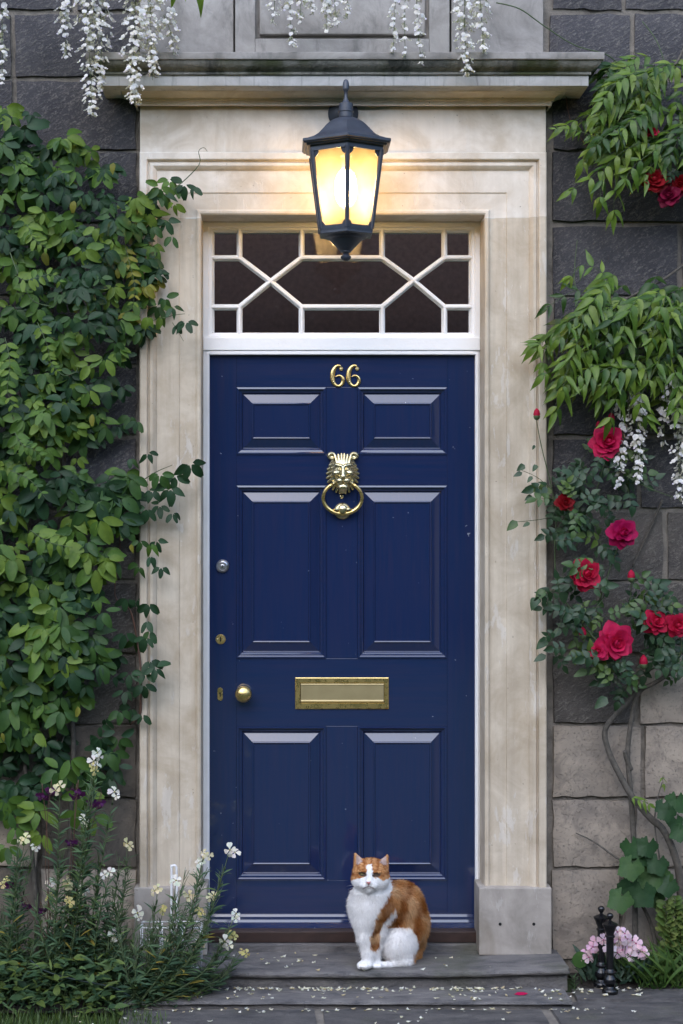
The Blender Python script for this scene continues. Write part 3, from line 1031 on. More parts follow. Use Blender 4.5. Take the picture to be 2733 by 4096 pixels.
def lion(p):
    q = p - np.array((LC.x, DY, LC.z), np.float32)
    x, y, z = np.abs(q[:, 0]), -q[:, 1], q[:, 2]
    q = np.stack([x, y, z], 1)                    # mirrored; y towards the viewer
    E = lambda c, r, rot=None: sd_ell(q, c, r, rot)
    C = lambda a, b, ra, rb: sd_cone(q, a, b, ra, rb)
    d = E((0, .004, -.004), (.055, .020, .066))
    d = s_min(d, E((0, .022, .004), (.036, .026, .046)), .010)       # skull
    for k in range(11):                                            # mane locks
        w = rad(62 - k * 14)
        c_, s_ = math.cos(w), math.sin(w)
        a = (.034 * c_, .021, -.002 + .046 * s_)
        b = (.060 * c_ - .002, .010, -.012 + .066 * s_ - .004)
        d = s_min(d, C(a, b, .0062, .0045), .002)
    for k in range(7):
        w = rad(40 - k * 17)
        a = (.030 * math.cos(w), .029, -.002 + .040 * math.sin(w))
        b = (.046 * math.cos(w), .022, -.010 + .054 * math.sin(w))
        d = s_min(d, C(a, b, .0052, .0036), .002)
    for xx in (.004, .013, .022):                                    # forelock
        d = s_min(d, C((xx, .040 - xx * .2, .028), (xx * 1.3, .024, .064 - xx * .3), .0055, .004), .0025)
    ear = E((.041, .018, .056), (.017, .010, .015))
    ear = s_max(ear, -E((.040, .030, .055), (.010, .011, .009)), .003)
    d = s_min(d, ear, .004)
    d = s_min(d, C((.008, .046, .018), (.026, .040, .022), .0065, .005), .004)      # brow
    d = s_min(d, C((0, .046, .012), (0, .060, -.018), .0075, .009), .004)          # nose bridge
    d = s_min(d, E((0, .062, -.022), (.0115, .008, .007)), .003)
    d = s_min(d, E((.025, .036, -.008), (.014, .013, .012)), .005)                 # cheeks
    d = s_min(d, E((.0125, .052, -.036), (.0135, .012, .011)), .003)                # muzzle pads
    d = s_max(d, -E((.0175, .051, .006), (.0085, .008, .0055)), .002)               # eye socket
    d = s_min(d, E((.0175, .045, .005), (.0052, .0055, .005)), .001)
    d = s_min(d, E((0, .036, -.058), (.021, .016, .017)), .004)                     # chin and beard
    for xx in (.003, .011):
        d = s_min(d, C((xx, .047, -.060), (xx * .8, .038, -.080), .0045, .003), .002)
    d = s_min(d, E((.034, .026, -.046), (.007, .012, .007)), .003)                  # ring bosses
    return d


vv, ff = surface_nets(lion, (LC.x - .072, DY - .075, LC.z - .090), (LC.x + .072, DY + .004, LC.z + .080), .0016)
kn = link(bpy.data.objects.new('door_knocker', np_mesh('door_knocker', vv, ff, 'old_brass')), door)
kn['label'] = 'brass lion head knocker'
rc = P(1369.5, 1990, DY)
pts = []
for k in range(33):
    w = rad(122 + k * (296 / 32))
    pts.append((rc.x + .071 * math.cos(w), DY - .030 - .006 * math.sin(w) + .0, rc.z + .058 * math.sin(w) - .002))
MB().tube(pts, [.0062 + .0028 * math.exp(-((k - 16) / 6) ** 2) for k in range(33)], 12).build('knocker_ring', 'brass', kn, smooth=True, fix=True)
sc_ = P(1370, 2038, DY)
mb = MB().lathe([(.004, .044), (.013, .041), (.0165, .034), (.0175, .029), (.0165, .020), (.012, .016)], sc_, 'y', 24)
for s in (-1, 1):
    mb.lathe([(.0105, -.003), (.0125, -.001), (.0125, .003), (.0105, .005)], (sc_.x + s * .021, DY - .030, sc_.z - .001), 'z', 14)
mb.build('knocker_ball', 'old_brass', kn, smooth=True, fix=True, sharp=45)
MB().lathe([(.031, 0), (.031, .004), (.026, .009), (.018, .012), (.008, .018)], (sc_.x, DY, sc_.z - .006), 'y', 28).build('strike_plate', 'old_brass', kn, smooth=True, fix=True, sharp=45)

# ------------------------------------------------------------------ the lantern
LY = -0.272
LX = P(1384, 0, LY).x
SL = PX * (DIST + LY) / DIST


def lz(row):
    return CAMZ - (row - HR) * SL


lan = empty('wall_lantern', (LX, LY, lz(1043)), 'lit black hexagonal wall lantern with frosted panes hanging above the blue door', 'lantern')


def loft(name, prof, mat='lantern_iron', sides=48, smooth=True, sharp=30):
    """prof: (half width px, row, hexness)"""
    vs, fs = [], []
    for hw, row, hx_ in prof:
        for k in range(sides):
            w = 2 * math.pi * k / sides - math.pi / 2
            m_ = ((w + math.pi / 2) % (math.pi / 3)) - math.pi / 6
            r = hw * SL * ((1 - hx_) + hx_ / math.cos(m_))
            vs.append((LX + r * math.cos(w), LY + r * math.sin(w), lz(row)))
    n = len(prof)
    for i in range(n - 1):
        for k in range(sides):
            fs.append((i * sides + k, i * sides + (k + 1) % sides, (i + 1) * sides + (k + 1) % sides, (i + 1) * sides + k))
    fs.append(tuple(range(sides)))
    fs.append(tuple((n - 1) * sides + k for k in range(sides)))
    return MB().add(vs, fs).build(name, mat, lan, smooth=smooth, fix=True, sharp=sharp)


loft('finial', [(1, 316, 0), (8, 320, 0), (12, 330, 0), (13.5, 343, 0), (13.5, 357, 0), (10, 359, 0), (10, 363, 0), (7, 366, 0), (6.5, 380, 0), (7.5, 392, 0), (12, 403, 0), (18, 411, 0), (20, 413, 0)], sides=20, sharp=50)
loft('neck_collar', [(26, 413.5, 0), (29, 416, 0), (29, 442, 0), (31, 444, 0), (31, 448, 0), (28.5, 450, 0), (28.5, 470, 0), (26, 472.4, 0)], sides=28)
loft('roof', [(25, 472.8, 0), (40, 475, 0.1), (54, 482, .35), (68, 493, .6), (80, 507, .85), (94, 526, 1), (110, 545, 1), (130, 560, 1), (156, 571, 1), (172, 575, 1), (174, 577, 1), (174, 586, 1), (170, 588, 1),
              (167, 593, 1), (160, 594, 1), (156, 601, 1), (146, 602, 1), (144, 606, 1), (136, 606.2, 1), (120, 590, 1), (20, 560, .5)], sides=60, sharp=25)


def hexpt(hw, row, k, inn=0.0):
    w = math.pi / 3 * k - math.pi / 2
    r = hw * SL / math.cos(math.pi / 6) - inn
    return Vector((LX + r * math.cos(w), LY + r * math.sin(w), lz(row)))


loft('top_rail', [(143, 606.5, 1), (143, 622, 1), (133, 622, 1), (133, 606.5, 1)], sharp=20, smooth=False)
loft('bottom_rail', [(106, 914, 1), (104.5, 932, 1), (94, 932, 1), (96, 914, 1)], sharp=20, smooth=False)
for k in range(6):
    a, b = hexpt(141.5, 615, k, .004), hexpt(104, 925, k, .004)
    bar = MB().tube([a, b], [.0085, .0078], 8).build('glazing_bar', 'lantern_iron', lan, smooth=False, fix=True)
    A, B, C_, D_ = hexpt(138, 610, k, .006), hexpt(138, 610, (k + 1) % 6, .006), hexpt(102, 928, (k + 1) % 6, .006), hexpt(102, 928, k, .006)
    MB().add([A, B, C_, D_], [(0, 1, 2, 3)]).build('glass_pane', 'frosted', lan)
    # shaped corner brackets on each side of the bar
    for j in (1, -1):
        kk = (k + j) % 6
        for row, hw, sg in ((620, 140, 1), (916, 105.5, -1)):
            c0 = hexpt(hw, row, k, .0045)
            e1 = (hexpt(hw, row, kk, .0045) - c0).normalized()
            e2 = (hexpt(104, 928, k, .0045) - hexpt(141, 612, k, .0045)).normalized() * sg
            rr_ = .024 if sg > 0 else .018
            arc = [c0]
            for q in range(7):
                w = math.pi / 2 * q / 6
                arc.append(c0 + (e1 * math.cos(w) + e2 * math.sin(w)) * rr_)
            nrm = e1.cross(e2).normalized() * .002
            k0 = len(arc)
            g = MB().add([v_ - nrm for v_ in arc] + [v_ + nrm for v_ in arc], [tuple(range(k0)), tuple(range(2 * k0 - 1, k0 - 1, -1))] + [(q, q + 1, k0 + q + 1, k0 + q) for q in range(k0 - 1)])
            g.build('corner_bracket', 'lantern_iron', bar, fix=True)
loft('base_cup', [(103, 932.3, 1), (103, 943, 1), (98, 945, 1), (90, 946, .6), (86, 948, 0), (82, 953, 0), (74, 956, 0), (66, 958, 0), (60, 966, 0), (52, 975, 0), (42, 985, 0), (31, 995, 0), (26, 1002, 0), (22, 1004, 0), (22, 1008, 0),
                  (15, 1010, 0), (11, 1016, 0), (13, 1020, 0), (21, 1026, 0), (21, 1031, 0), (16, 1038, 0), (8, 1043, 0), (1, 1044, 0)], sides=48, sharp=40)
MB().lathe([(.004, -.070), (.022, -.064), (.034, -.045), (.038, -.012), (.036, .022), (.028, .044), (.018, .054), (.016, .0555)], (LX, LY, lz(745)), 'z', 24).build('bulb', 'bulb', lan, smooth=True, fix=True)
MB().lathe([(.016, .056), (.016, .10), (.02, .102), (.02, .13)], (LX, LY, lz(745)), 'z', 16).build('bulb_socket', 'white', lan, fix=True)
pl = P(1373, 455, FY)
mb = MB().lathe([(.054, 0), (.054, .010), (.048, .016), (.03, .022), (.024, .026)], (pl.x, FY, pl.z), 'y', 28)
mb.tube([(pl.x, FY - .02, pl.z), (pl.x, FY - .08, pl.z - .012), (LX, LY + .02, lz(455))], [.022, .020, .019], 14)
mb.build('wall_bracket', 'lantern_iron', lan, smooth=True, fix=True, sharp=40)


# ------------------------------------------------------------------ the cat
CS = 3.136
PXC = PX * (DIST - .19) / DIST / CS


def K(u, v, y):
    """a point of the cat: u, v in the enlarged view of the cat, y its depth"""
    return np.array(P(1300 + u / CS, 3350 + v / CS, y), np.float32)


def ku(n):
    return n * PXC


rotz = lambda a: np.array(Matrix.Rotation(rad(a), 3, 'Z'), np.float32)
roty = lambda a: np.array(Matrix.Rotation(rad(a), 3, 'Y'), np.float32)
CZ = ZS - .004


def cat_sdf(p):
    E = lambda c, r, rot=None: sd_ell(p, c, r, rot)
    C = lambda a, b, ra, rb: sd_cone(p, a, b, ku(ra), ku(rb))
    # trunk: chest, back, rump
    d = E(K(560, 860, -.175), (ku(268), .072, ku(235)))
    d = s_min(d, E(K(600, 700, -.170), (ku(235), .062, ku(150))), .03)
    d = s_min(d, E(K(960, 830, -.085), (ku(275), .092, ku(275)), roty(-22)), .03)
    d = s_min(d, E(K(1040, 1080, -.070), (ku(268), .098, ku(330))), .03)
    d = s_min(d, E(K(800, 800, -.13), (ku(180), .075, ku(240))), .03)
    d = s_min(d, E(K(520, 1040, -.190), (ku(150), .05, ku(170))), .03)
    # near side hind leg: thigh, hock, foot
    th = E(K(915, 1350, -.145), (ku(232), .062, ku(235)))
    th = s_min(th, E(K(990, 1540, -.155), (ku(135), .045, ku(92))), .02)
    d = s_min(d, th, .012)
    d = s_min(d, C(K(960, 1590, -.180), K(680, 1606, -.205), 42, 44), .010)
    d = s_min(d, E(K(655, 1606, -.212), (ku(62), .024, ku(44))), .008)
    # far front leg (ginger) and near front leg (white)
    leg = s_min(C(K(740, 960, -.165), K(665, 1200, -.180), 125, 88), C(K(665, 1200, -.180), K(628, 1390, -.190), 86, 62), .01)
    leg = s_min(leg, C(K(628, 1390, -.190), K(640, 1560, -.198), 58, 46), .01)
    d = s_min(d, leg, .010)
    leg = s_min(C(K(470, 1060, -.205), K(500, 1260, -.212), 108, 84), C(K(500, 1260, -.212), K(540, 1460, -.218), 82, 66), .01)
    leg = s_min(leg, C(K(540, 1460, -.218), K(548, 1560, -.222), 64, 60), .01)
    leg = s_min(leg, E(K(500, 1600, -.236), (ku(92), .030, ku(46))), .014)
    d = s_min(d, leg, .012)
    for tx in (435, 478, 520):
        d = s_min(d, E(K(tx, 1612, -.256), (ku(24), .012, ku(30))), .004)
    for tx in (618, 650, 690):
        d = s_min(d, E(K(tx, 1612, -.228), (ku(20), .012, ku(28))), .004)
    # tail curled round behind
    d = s_min(d, C(K(1215, 1330, -.075), K(1165, 1480, -.085), 50, 34), .015)
    d = s_min(d, C(K(1165, 1480, -.085), K(1135, 1580, -.105), 34, 26), .01)
    # head
    hy = -.205
    h = E(K(572, 440, hy), (ku(222), .060, ku(178)))
    h = s_min(h, E(K(572, 535, hy - .008), (ku(238), .052, ku(135))), .016)
    h = s_min(h, E(K(552, 575, hy - .048), (ku(105), .024, ku(70))), .014)       # muzzle
    h = s_min(h, E(K(505, 600, hy - .058), (ku(58), .015, ku(42))), .006)
    h = s_min(h, E(K(598, 602, hy - .058), (ku(58), .015, ku(42))), .006)
    h = s_min(h, E(K(550, 655, hy - .046), (ku(58), .018, ku(34))), .008)        # chin
    h = s_min(h, C(K(560, 400, hy - .050), K(552, 560, hy - .066), 38, 30), .010)   # bridge of the nose
    h = s_min(h, E(K(551, 566, hy - .074), (ku(30), .008, ku(20))), .004)
    for eu, ev in ((475, 462), (645, 472)):
        h = s_max(h, -E(K(eu, ev, hy - .064), (ku(46), .014, ku(24))), .006)
        h = s_min(h, C(K(eu - 50, ev - 40, hy - .052), K(eu + 45, ev - 38, hy - .054), 18, 18), .006)   # brow over the half closed eye
    for tip, base, w in (((376, 188), (440, 350), 84), ((790, 214), (720, 365), 84)):
        q = p.copy()
        q[:, 1] = (q[:, 1] - (hy + .004)) * 1.9 + (hy + .004)
        t0, b0 = K(*tip, hy + .004), K(*base, hy + .004)
        ear = sd_cone(q, b0, t0, ku(w), ku(7)) * .6
        sc = p.copy()
        sc[:, 1] = (sc[:, 1] - (hy - .022)) * 1.4 + (hy - .022)
        sgn = 1 if tip[0] < 500 else -1
        dig = sd_cone(sc, K(base[0] + sgn * 2, base[1] - 26, hy - .022), K(tip[0] + sgn * 8, tip[1] + 34, hy - .020), ku(52), ku(8))
        ear = s_max(ear, -dig, .003)
        h = s_min(h, ear, .005)
    d = s_min(d, E(K(580, 690, -.185), (ku(205), .056, ku(95))), .02)
    d = s_min(d, h, .022)
    return s_max(d, CZ - p[:, 2], .004)


lo, hi = K(150, 1720, -.30), K(1440, 60, -.32)
cv, cf = surface_nets(cat_sdf, (lo[0], -.30, CZ - .01), (hi[0] + .03, .06, hi[2]), .0027)
cvs = cv.astype(np.float32)
e_ = .0015
cn = np.stack([cat_sdf(cvs + np.eye(3, dtype=np.float32)[i] * e_) - cat_sdf(cvs - np.eye(3, dtype=np.float32)[i] * e_) for i in range(3)], 1)
cn /= np.linalg.norm(cn, axis=1, keepdims=True) + 1e-9


def in_poly(u, v, poly):
    r = np.zeros(len(u), bool)
    n = len(poly)
    for i in range(n):
        (x1, y1), (x2, y2) = poly[i], poly[(i + 1) % n]
        c = ((y1 > v) != (y2 > v)) & (u < (x2 - x1) * (v - y1) / (y2 - y1 + 1e-9) + x1)
        r ^= c
    return r


def vnoise(p, s, seed=0.0):
    return np.array([mnoise.noise((a * s + seed, b * s, c * s)) for a, b, c in p], np.float32)


def cat_color(p, nrm, jit=True):
    s = PX * (DIST + p[:, 1]) / DIST
    u = ((p[:, 0] - CAMX) / s + CX - 1300) * CS
    v = ((CAMZ - p[:, 2]) / s + HR - 3350) * CS
    if jit:
        u = u + 22 * vnoise(p, 150) + 10 * vnoise(p, 60, 3)
        v = v + 22 * vnoise(p, 150, 9)
    white = np.array((.90, .89, .88))
    gin = np.array((.56, .30, .125))
    drk = np.array((.32, .118, .030))
    pale = np.array((.66, .46, .27))
    col = np.tile(white, (len(p), 1))
    back = nrm[:, 1] > .25
    body = in_poly(u, v, [(815, 480), (850, 640), (800, 740), (700, 890), (640, 1010), (610, 1150), (560, 1260), (570, 1400), (640, 1425), (690, 1360), (690, 1180), (720, 1090),
                          (800, 990), (880, 900), (905, 960), (850, 1030), (760, 1120), (900, 1135), (1080, 1130), (1150, 1230), (1180, 1380), (1105, 1470), (1120, 1600), (1500, 1700), (1500, 400), (900, 400)])
    body |= back & (v < 1560) & (v > 420)
    st = .5 + .5 * np.sin((u * .90 + v * .22) / 33 + 1.5 * vnoise(p, 20))
    leg = (u < 720) & (v > 1000)
    st = np.where(leg, .5 + .5 * np.sin(v / 26 + vnoise(p, 40)), st)
    st2 = np.clip(st * 1.7 - .45, 0, 1)[:, None]
    g = gin * (1 - st2) + drk * st2
    lt = np.clip((vnoise(p, 24, 4) + .15) * 2.0, 0, 1)[:, None] * (1 - .6 * st2)
    g = g * (1 - .8 * lt) + pale * .8 * lt
    col = np.where(body[:, None], g, col)
    # face
    face = in_poly(u, v, [(300, 545), (345, 528), (430, 520), (500, 500), (520, 440), (530, 350), (560, 330), (592, 350), (600, 440), (612, 500), (660, 508), (720, 540), (790, 520), (830, 480), (830, 120), (300, 120)])
    fs_ = .5 + .5 * np.sin(np.where(v < 400, (u - 560) / 13.0, (v + abs(u - 560) * .5) / 17.0) + vnoise(p, 60))
    fs2 = np.clip(fs_ * 1.5 - .45, 0, 1)[:, None] * .9
    fg = gin * 1.1 * (1 - fs2) + drk * 1.15 * fs2
    hmask = face & (p[:, 1] < -.12) & (v < 560)
    col = np.where(hmask[:, None], fg, col)
    near = p[:, 1] < -.215
    if jit:
        u, v = u - 22 * vnoise(p, 150) - 10 * vnoise(p, 60, 3), v - 22 * vnoise(p, 150, 9)
    for poly in ([(395, 245), (392, 330), (420, 345), (478, 305), (450, 255), (400, 215)], [(772, 270), (775, 345), (735, 350), (680, 310), (720, 260), (765, 235)]):
        col = np.where((in_poly(u, v, poly) & (nrm[:, 1] < -.1))[:, None], np.array((.52, .40, .36)), col)
    for eu, ev, sl in ((475, 466, .16), (645, 475, -.12)):
        r = ((u - eu) / 54) ** 2 + ((v - ev + 3 - (u - eu) * sl) / 30) ** 2
        col = np.where(((r < 1.0) & near)[:, None], np.array((.060, .034, .022)), col)
    col = np.where(((np.abs(u - 550) < 30 - (v - 560) * .75) & (v > 556) & (v < 596) & near)[:, None], np.array((.50, .22, .20)), col)
    ml = np.minimum(np.abs(v - 612 - np.abs(u - 549) * .42), np.where(np.abs(v - 603) < 14, np.abs(u - 549), 99))
    col = np.where(((ml < 6) & (np.abs(u - 549) < 68) & (v < 660) & (v > 590) & near)[:, None], np.array((.36, .29, .27)), col)
    return col


cc = cat_color(cvs, cn)
t = NT('cat_coat')
at = t.n('VertexColor', layer_name='tint').outputs[0]
M['cat_coat'] = t.done(t.bsdf(at, 0.85, t.bump(t.noise(t.pos((3, 3, 1)), 160, 3, .7), .5, .003), Sheen_Weight=.15))
cat = link(bpy.data.objects.new('cat', np_mesh('cat', cvs, cf, 'cat_coat', cc)))
tag(cat, 'ginger and white cat sitting on the upper doorstep, facing the viewer', 'cat')
# fur: short tapering strands over the whole coat
rng = np.random.default_rng(4)
tri = cf[:, :3]
ar = np.linalg.norm(np.cross(cvs[tri[:, 1]] - cvs[tri[:, 0]], cvs[tri[:, 2]] - cvs[tri[:, 0]]), axis=1)
fi = rng.choice(len(cf), 60000, p=ar / ar.sum())
w = rng.dirichlet((1, 1, 1, 1), len(fi))
fp_ = (cvs[cf[fi]] * w[:, :, None]).sum(1)
fn = (cn[cf[fi]] * w[:, :, None]).sum(1)
fn /= np.linalg.norm(fn, axis=1, keepdims=True) + 1e-9
fcol = cat_color(fp_.astype(np.float32), fn)
headz = K(0, 680, -.2)[2]
face = (fp_[:, 2] > headz) & (fp_[:, 1] < -.15)
paw = fp_[:, 2] < CZ + .035
keep = (fp_[:, 2] > CZ + .003) & (fcol.sum(1) > .20)
flow = np.where(face[:, None], np.stack([np.sign(fp_[:, 0] - K(560, 0, -.2)[0]) * .7, np.full(len(fp_), .4), np.full(len(fp_), -.3)], 1), np.array((.10, .05, -1.0)))
flow = flow - (flow * fn).sum(1, keepdims=True) * fn
flow /= np.linalg.norm(flow, axis=1, keepdims=True) + 1e-9
dirn = flow * .85 + fn * np.where(face, .30, .48)[:, None] + rng.normal(0, .28, fp_.shape)
dirn /= np.linalg.norm(dirn, axis=1, keepdims=True)
ln = np.where(face, .0055, np.where(paw, .004, .0125)) * rng.uniform(.5, 1.4, len(fp_))
ln = np.where((fp_[:, 2] < CZ + .03) & (fp_[:, 0] > K(760, 0, -.2)[0]), .011 * rng.uniform(.7, 1.3, len(fp_)), ln)
side = np.cross(dirn, rng.normal(0, 1, fp_.shape))
side /= np.linalg.norm(side, axis=1, keepdims=True) + 1e-9
wd = .00060
a0, a1 = fp_ - side * wd, fp_ + side * wd
mid = fp_ + dirn * ln[:, None] * .55
tip = fp_ + dirn * ln[:, None] + np.array((0, 0, -.0015))
sv = np.stack([a0, a1, mid + side * wd * .7, mid - side * wd * .7, tip], 1)[keep]
sv[:, :, 2] = np.maximum(sv[:, :, 2], ZS + .0005)
n_ = len(sv)
base = np.arange(n_)[:, None] * 5
fq = np.concatenate([base + np.array([0, 1, 2]), base + np.array([0, 2, 3]), base + np.array([3, 2, 4])])
fc5 = np.repeat((fcol[keep] * np.where(fcol[keep].sum(1, keepdims=True) > 2, rng.uniform(.86, 1.06, (n_, 1)), rng.uniform(.66, 1.24, (n_, 1))))[:, None, :], 5, 1).reshape(-1, 3)
t = NT('fur')
at = t.n('VertexColor', layer_name='tint').outputs[0]
df = t.n('BsdfDiffuse', {'Color': at})
tl = t.n('BsdfTranslucent', {'Color': at})
M['fur'] = t.done(t.n('MixShader', {0: .45, 1: df, 2: tl}))
fur = link(bpy.data.objects.new('fur', np_mesh('fur', sv.reshape(-1, 3), fq, 'fur', fc5)), cat)
fur['kind'] = 'stuff'
# eyes
t = NT('cat_eye')
g_ = t.n('TexCoord').outputs['Object']
M['cat_eye'] = t.done(t.bsdf((.16, .145, .045), .08))
simple('pupil', (.004, .004, .004), .1)
for eu, ev, a in ((475, 466, -9), (645, 475, 7)):
    c = Vector(K(eu, ev, -.252))
    mb = MB().lathe([(.0002, .0052), (.004, .0048), (.0075, .0032), (.0094, .001), (.0098, -.002)], (0, 0, 0), 'y', 20)
    m4 = Matrix.Translation(c) @ Matrix.Rotation(rad(-a), 4, 'Y') @ Matrix.Scale(.46, 4, (0, 0, 1))
    mb.v = [tuple(m4 @ Vector(q)) for q in mb.v]
    eye = mb.build('eye', 'cat_eye', cat, smooth=True, fix=True)
    mb = MB().lathe([(.0002, .0060), (.0022, .0058), (.0024, .0046)], (0, 0, 0), 'y', 12)
    m4 = Matrix.Translation(c) @ Matrix.Scale(.42, 4, (0, 0, 1))
    mb.v = [tuple(m4 @ Vector(q)) for q in mb.v]
    mb.build('pupil', 'pupil', eye, smooth=True, fix=True)
simple('whisker_hair', (.75, .74, .72), .5)
for s, u0 in ((-1, 500), (1, 605)):
    for k in range(5):
        a = Vector(K(u0, 596 + k * 7, -.262))
        b = a + Vector((s * .028, -.008, .004 - k * .005))
        c = a + Vector((s * (.062 - k * .003), .006, -.006 - k * .009))
        MB().tube([a, b, c], [.0004, .00035, .00015], 4).build('whisker', 'whisker_hair', cat, smooth=True)


# ------------------------------------------------------------------ foliage helpers
def leaf_material(name, rough=.42, trans=.25, sheen=.35, vein=1.0):
    t = NT(name)
    at = t.n('VertexColor', layer_name='tint').outputs[0]
    p = t.pos()
    c = t.mix(t.ramp(t.noise(p, 45, 3), [(.3, 0.0), (.7, 1.0)]), t.mix(1.0, at, (.82, .85, .85), 'MULTIPLY'), t.mix(1.0, at, (1.15, 1.1, 1.0), 'MULTIPLY'))
    nm = t.bump(t.noise(p, 110, 2), .25 * vein, .003)
    b = t.bsdf(c, rough, nm, Specular_IOR_Level=sheen)
    tl = t.n('BsdfTranslucent', {'Color': t.mix(1.0, c, (1.2, 1.25, .6), 'MULTIPLY')})
    M[name] = t.done(t.n('MixShader', {0: trans, 1: b, 2: tl}))


leaf_material('leaf', .50, .25, .28)
leaf_material('glossy_leaf', .40, .28, .38)
leaf_material('petal', .6, .35, .2, .5)
simple('bark', (.085, .075, .062), .9, 0, .35, .6, 60)
simple('green_stem', (.055, .085, .03), .6, 0, .2, .1, 50)
simple('red_stem', (.085, .04, .025), .6, 0, .2, .1, 50)
simple('dead_leaf', (.16, .10, .045), .7, 0, .3, .2, 60)


def leaf_tmpl(kind, L=1.0, W=.5, fold=.18, curl=.25, rows=5):
    """unit leaf along +y, width across x, upper side +z"""
    vs = []
    for j in range(rows + 1):
        t_ = j / rows
        if kind == 'obovate':
            w = W * .5 * (math.sin(math.pi * min(1, t_ ** .85 * .93 + .02)) ** .75)
            if j == rows:
                w = W * .16
        elif kind == 'lance':
            w = W * .5 * (math.sin(math.pi * t_ ** .62) ** 1.15) if 0 < j < rows else .004
        elif kind == 'ovate':
            w = W * .5 * (math.sin(math.pi * t_ ** .62) ** .8) if 0 < j < rows else .006
        elif kind == 'strap':
            w = W * .5 * min(1, .35 + t_ * 1.6) * (1 - max(0, t_ - .55) / .45) ** .8 + .003
        else:
            w = W * .5 * math.sin(math.pi * min(.98, t_ * .9 + .06)) ** .6
        y = L * t_ if not (kind == 'obovate' and j == rows) else L * .985
        z = -curl * t_ * t_ * L
        wav = .045 * math.sin(t_ * 9) * L if kind == 'lance' else 0
        vs += [(-w, y, z + fold * w * 2 + wav * .5), (0, y - (.04 * L if (kind == 'obovate' and j == rows) else 0), z), (w, y, z + fold * w * 2 - wav * .5)]
    fs = []
    for j in range(rows):
        for k in (0, 1):
            fs.append((3 * j + k, 3 * j + k + 1, 3 * j + k + 4, 3 * j + k + 3))
    return np.array(vs, np.float32), np.array(fs, np.int32)


def frame(d, n):
    d = Vector(d).normalized()
    n = Vector(n)
    x = d.cross(n)
    if x.length < 1e-4:
        x = d.cross(Vector((.3, .5, .8)))
    x.normalize()
    n = x.cross(d)
    return np.array(((x.x, d.x, n.x), (x.y, d.y, n.y), (x.z, d.z, n.z)), np.float32)


class Foliage:
    """collects leaves; the largest in view become parts of their own, the rest one part"""

    def __init__(self, tmpls, palette, mat='leaf', seed=1):
        self.t, self.pal, self.mat, self.L = tmpls, palette, mat, []
        self.r = random.Random(seed)

    def add(self, pos, d, n, size, pal=None, tm=None):
        r = self.r
        self.L.append((Vector(pos), frame(d, n), size, r.randrange(len(self.t)) if tm is None else tm, r.randrange(len(self.pal)) if pal is None else pal))

    def finish(self, parent, name='leaf', limit=300, rest='foliage', xlim=(-1.40, 1.12), zmax=3.5):
        def score(l):
            c = l[0]
            vis = xlim[0] < c.x < xlim[1] and -.05 < c.z < zmax
            return (0 if vis else 1, c.y - l[2] * 1.5 - max(0, -l[1][1, 2]) * .06)
        L = sorted(self.L, key=score)
        cache = {}
        for pos, m, s, tm, pal in L[:limit]:
            if (tm, pal) not in cache:
                v, f = self.t[tm]
                cache[tm, pal] = np_mesh(name, v, f, self.mat, np.tile(np.array(self.pal[pal], np.float32), (len(v), 1)))
            o = bpy.data.objects.new(name, cache[tm, pal])
            mw = Matrix([[float(q) * s for q in row] + [pos[i]] for i, row in enumerate(m)] + [[0, 0, 0, 1]])
            link(o, parent)
            o.matrix_basis = mw
        L = L[limit:]
        if L:
            vs, fs, cs, k = [], [], [], 0
            for pos, m, s, tm, pal in L:
                v, f = self.t[tm]
                vs.append((v * s) @ m.T + np.array(pos, np.float32))
                fs.append(f + k)
                k += len(v)
                j = self.r.uniform(.85, 1.15)
                cs.append(np.tile(np.array(self.pal[pal], np.float32) * j, (len(v), 1)))
            o = link(bpy.data.objects.new(rest, np_mesh(rest, np.concatenate(vs), np.concatenate(fs), self.mat, np.concatenate(cs))), parent)
            o['kind'] = 'stuff'


def inside(px, py, poly):
    r = False
    n = len(poly)
    for i in range(n):
        (x1, y1), (x2, y2) = poly[i], poly[(i + 1) % n]
        if (y1 > py) != (y2 > py) and px < (x2 - x1) * (py - y1) / (y2 - y1) + x1:
            r = not r
    return r


def sample(poly, r):
    xs, ys = [q[0] for q in poly], [q[1] for q in poly]
    while True:
        a, b = r.uniform(min(xs), max(xs)), r.uniform(min(ys), max(ys))
        if inside(a, b, poly):
            return a, b


def catmull(pts, n=6):
    pts = [Vector(p) for p in pts]
    out = []
    for i in range(len(pts) - 1):
        p0, p1, p2, p3 = pts[max(i - 1, 0)], pts[i], pts[i + 1], pts[min(i + 2, len(pts) - 1)]
        for k in range(n):
            t_ = k / n
            out.append(.5 * ((2 * p1) + (p2 - p0) * t_ + (2 * p0 - 5 * p1 + 4 * p2 - p3) * t_ ** 2 + (3 * p1 - p0 - 3 * p2 + p3) * t_ ** 3))
    out.append(pts[-1])
    return out


def stem(parent, pts, r0, r1, mat='green_stem', name='stem', sides=6, n=6):
    c = catmull(pts, n)
    return MB().tube(c, [r0 + (r1 - r0) * i / (len(c) - 1) for i in range(len(c))], sides).build(name, mat, parent, smooth=True)


# ------------------------------------------------------------------ the leafy climber on the left
climb = empty('climbing_plant', (P(250, 4000, -.1).x, -.1, .0), 'dense green leafy climber covering the wall left of the door', 'climber')
AK = [leaf_tmpl('obovate', 1, .52, .10, .18), leaf_tmpl('obovate', 1, .60, .16, .40), leaf_tmpl('obovate', 1, .44, .05, .10), leaf_tmpl('ovate', 1, .55, .14, .28), leaf_tmpl('obovate', 1, .56, .32, .15), leaf_tmpl('ovate', 1, .42, .05, .50)]
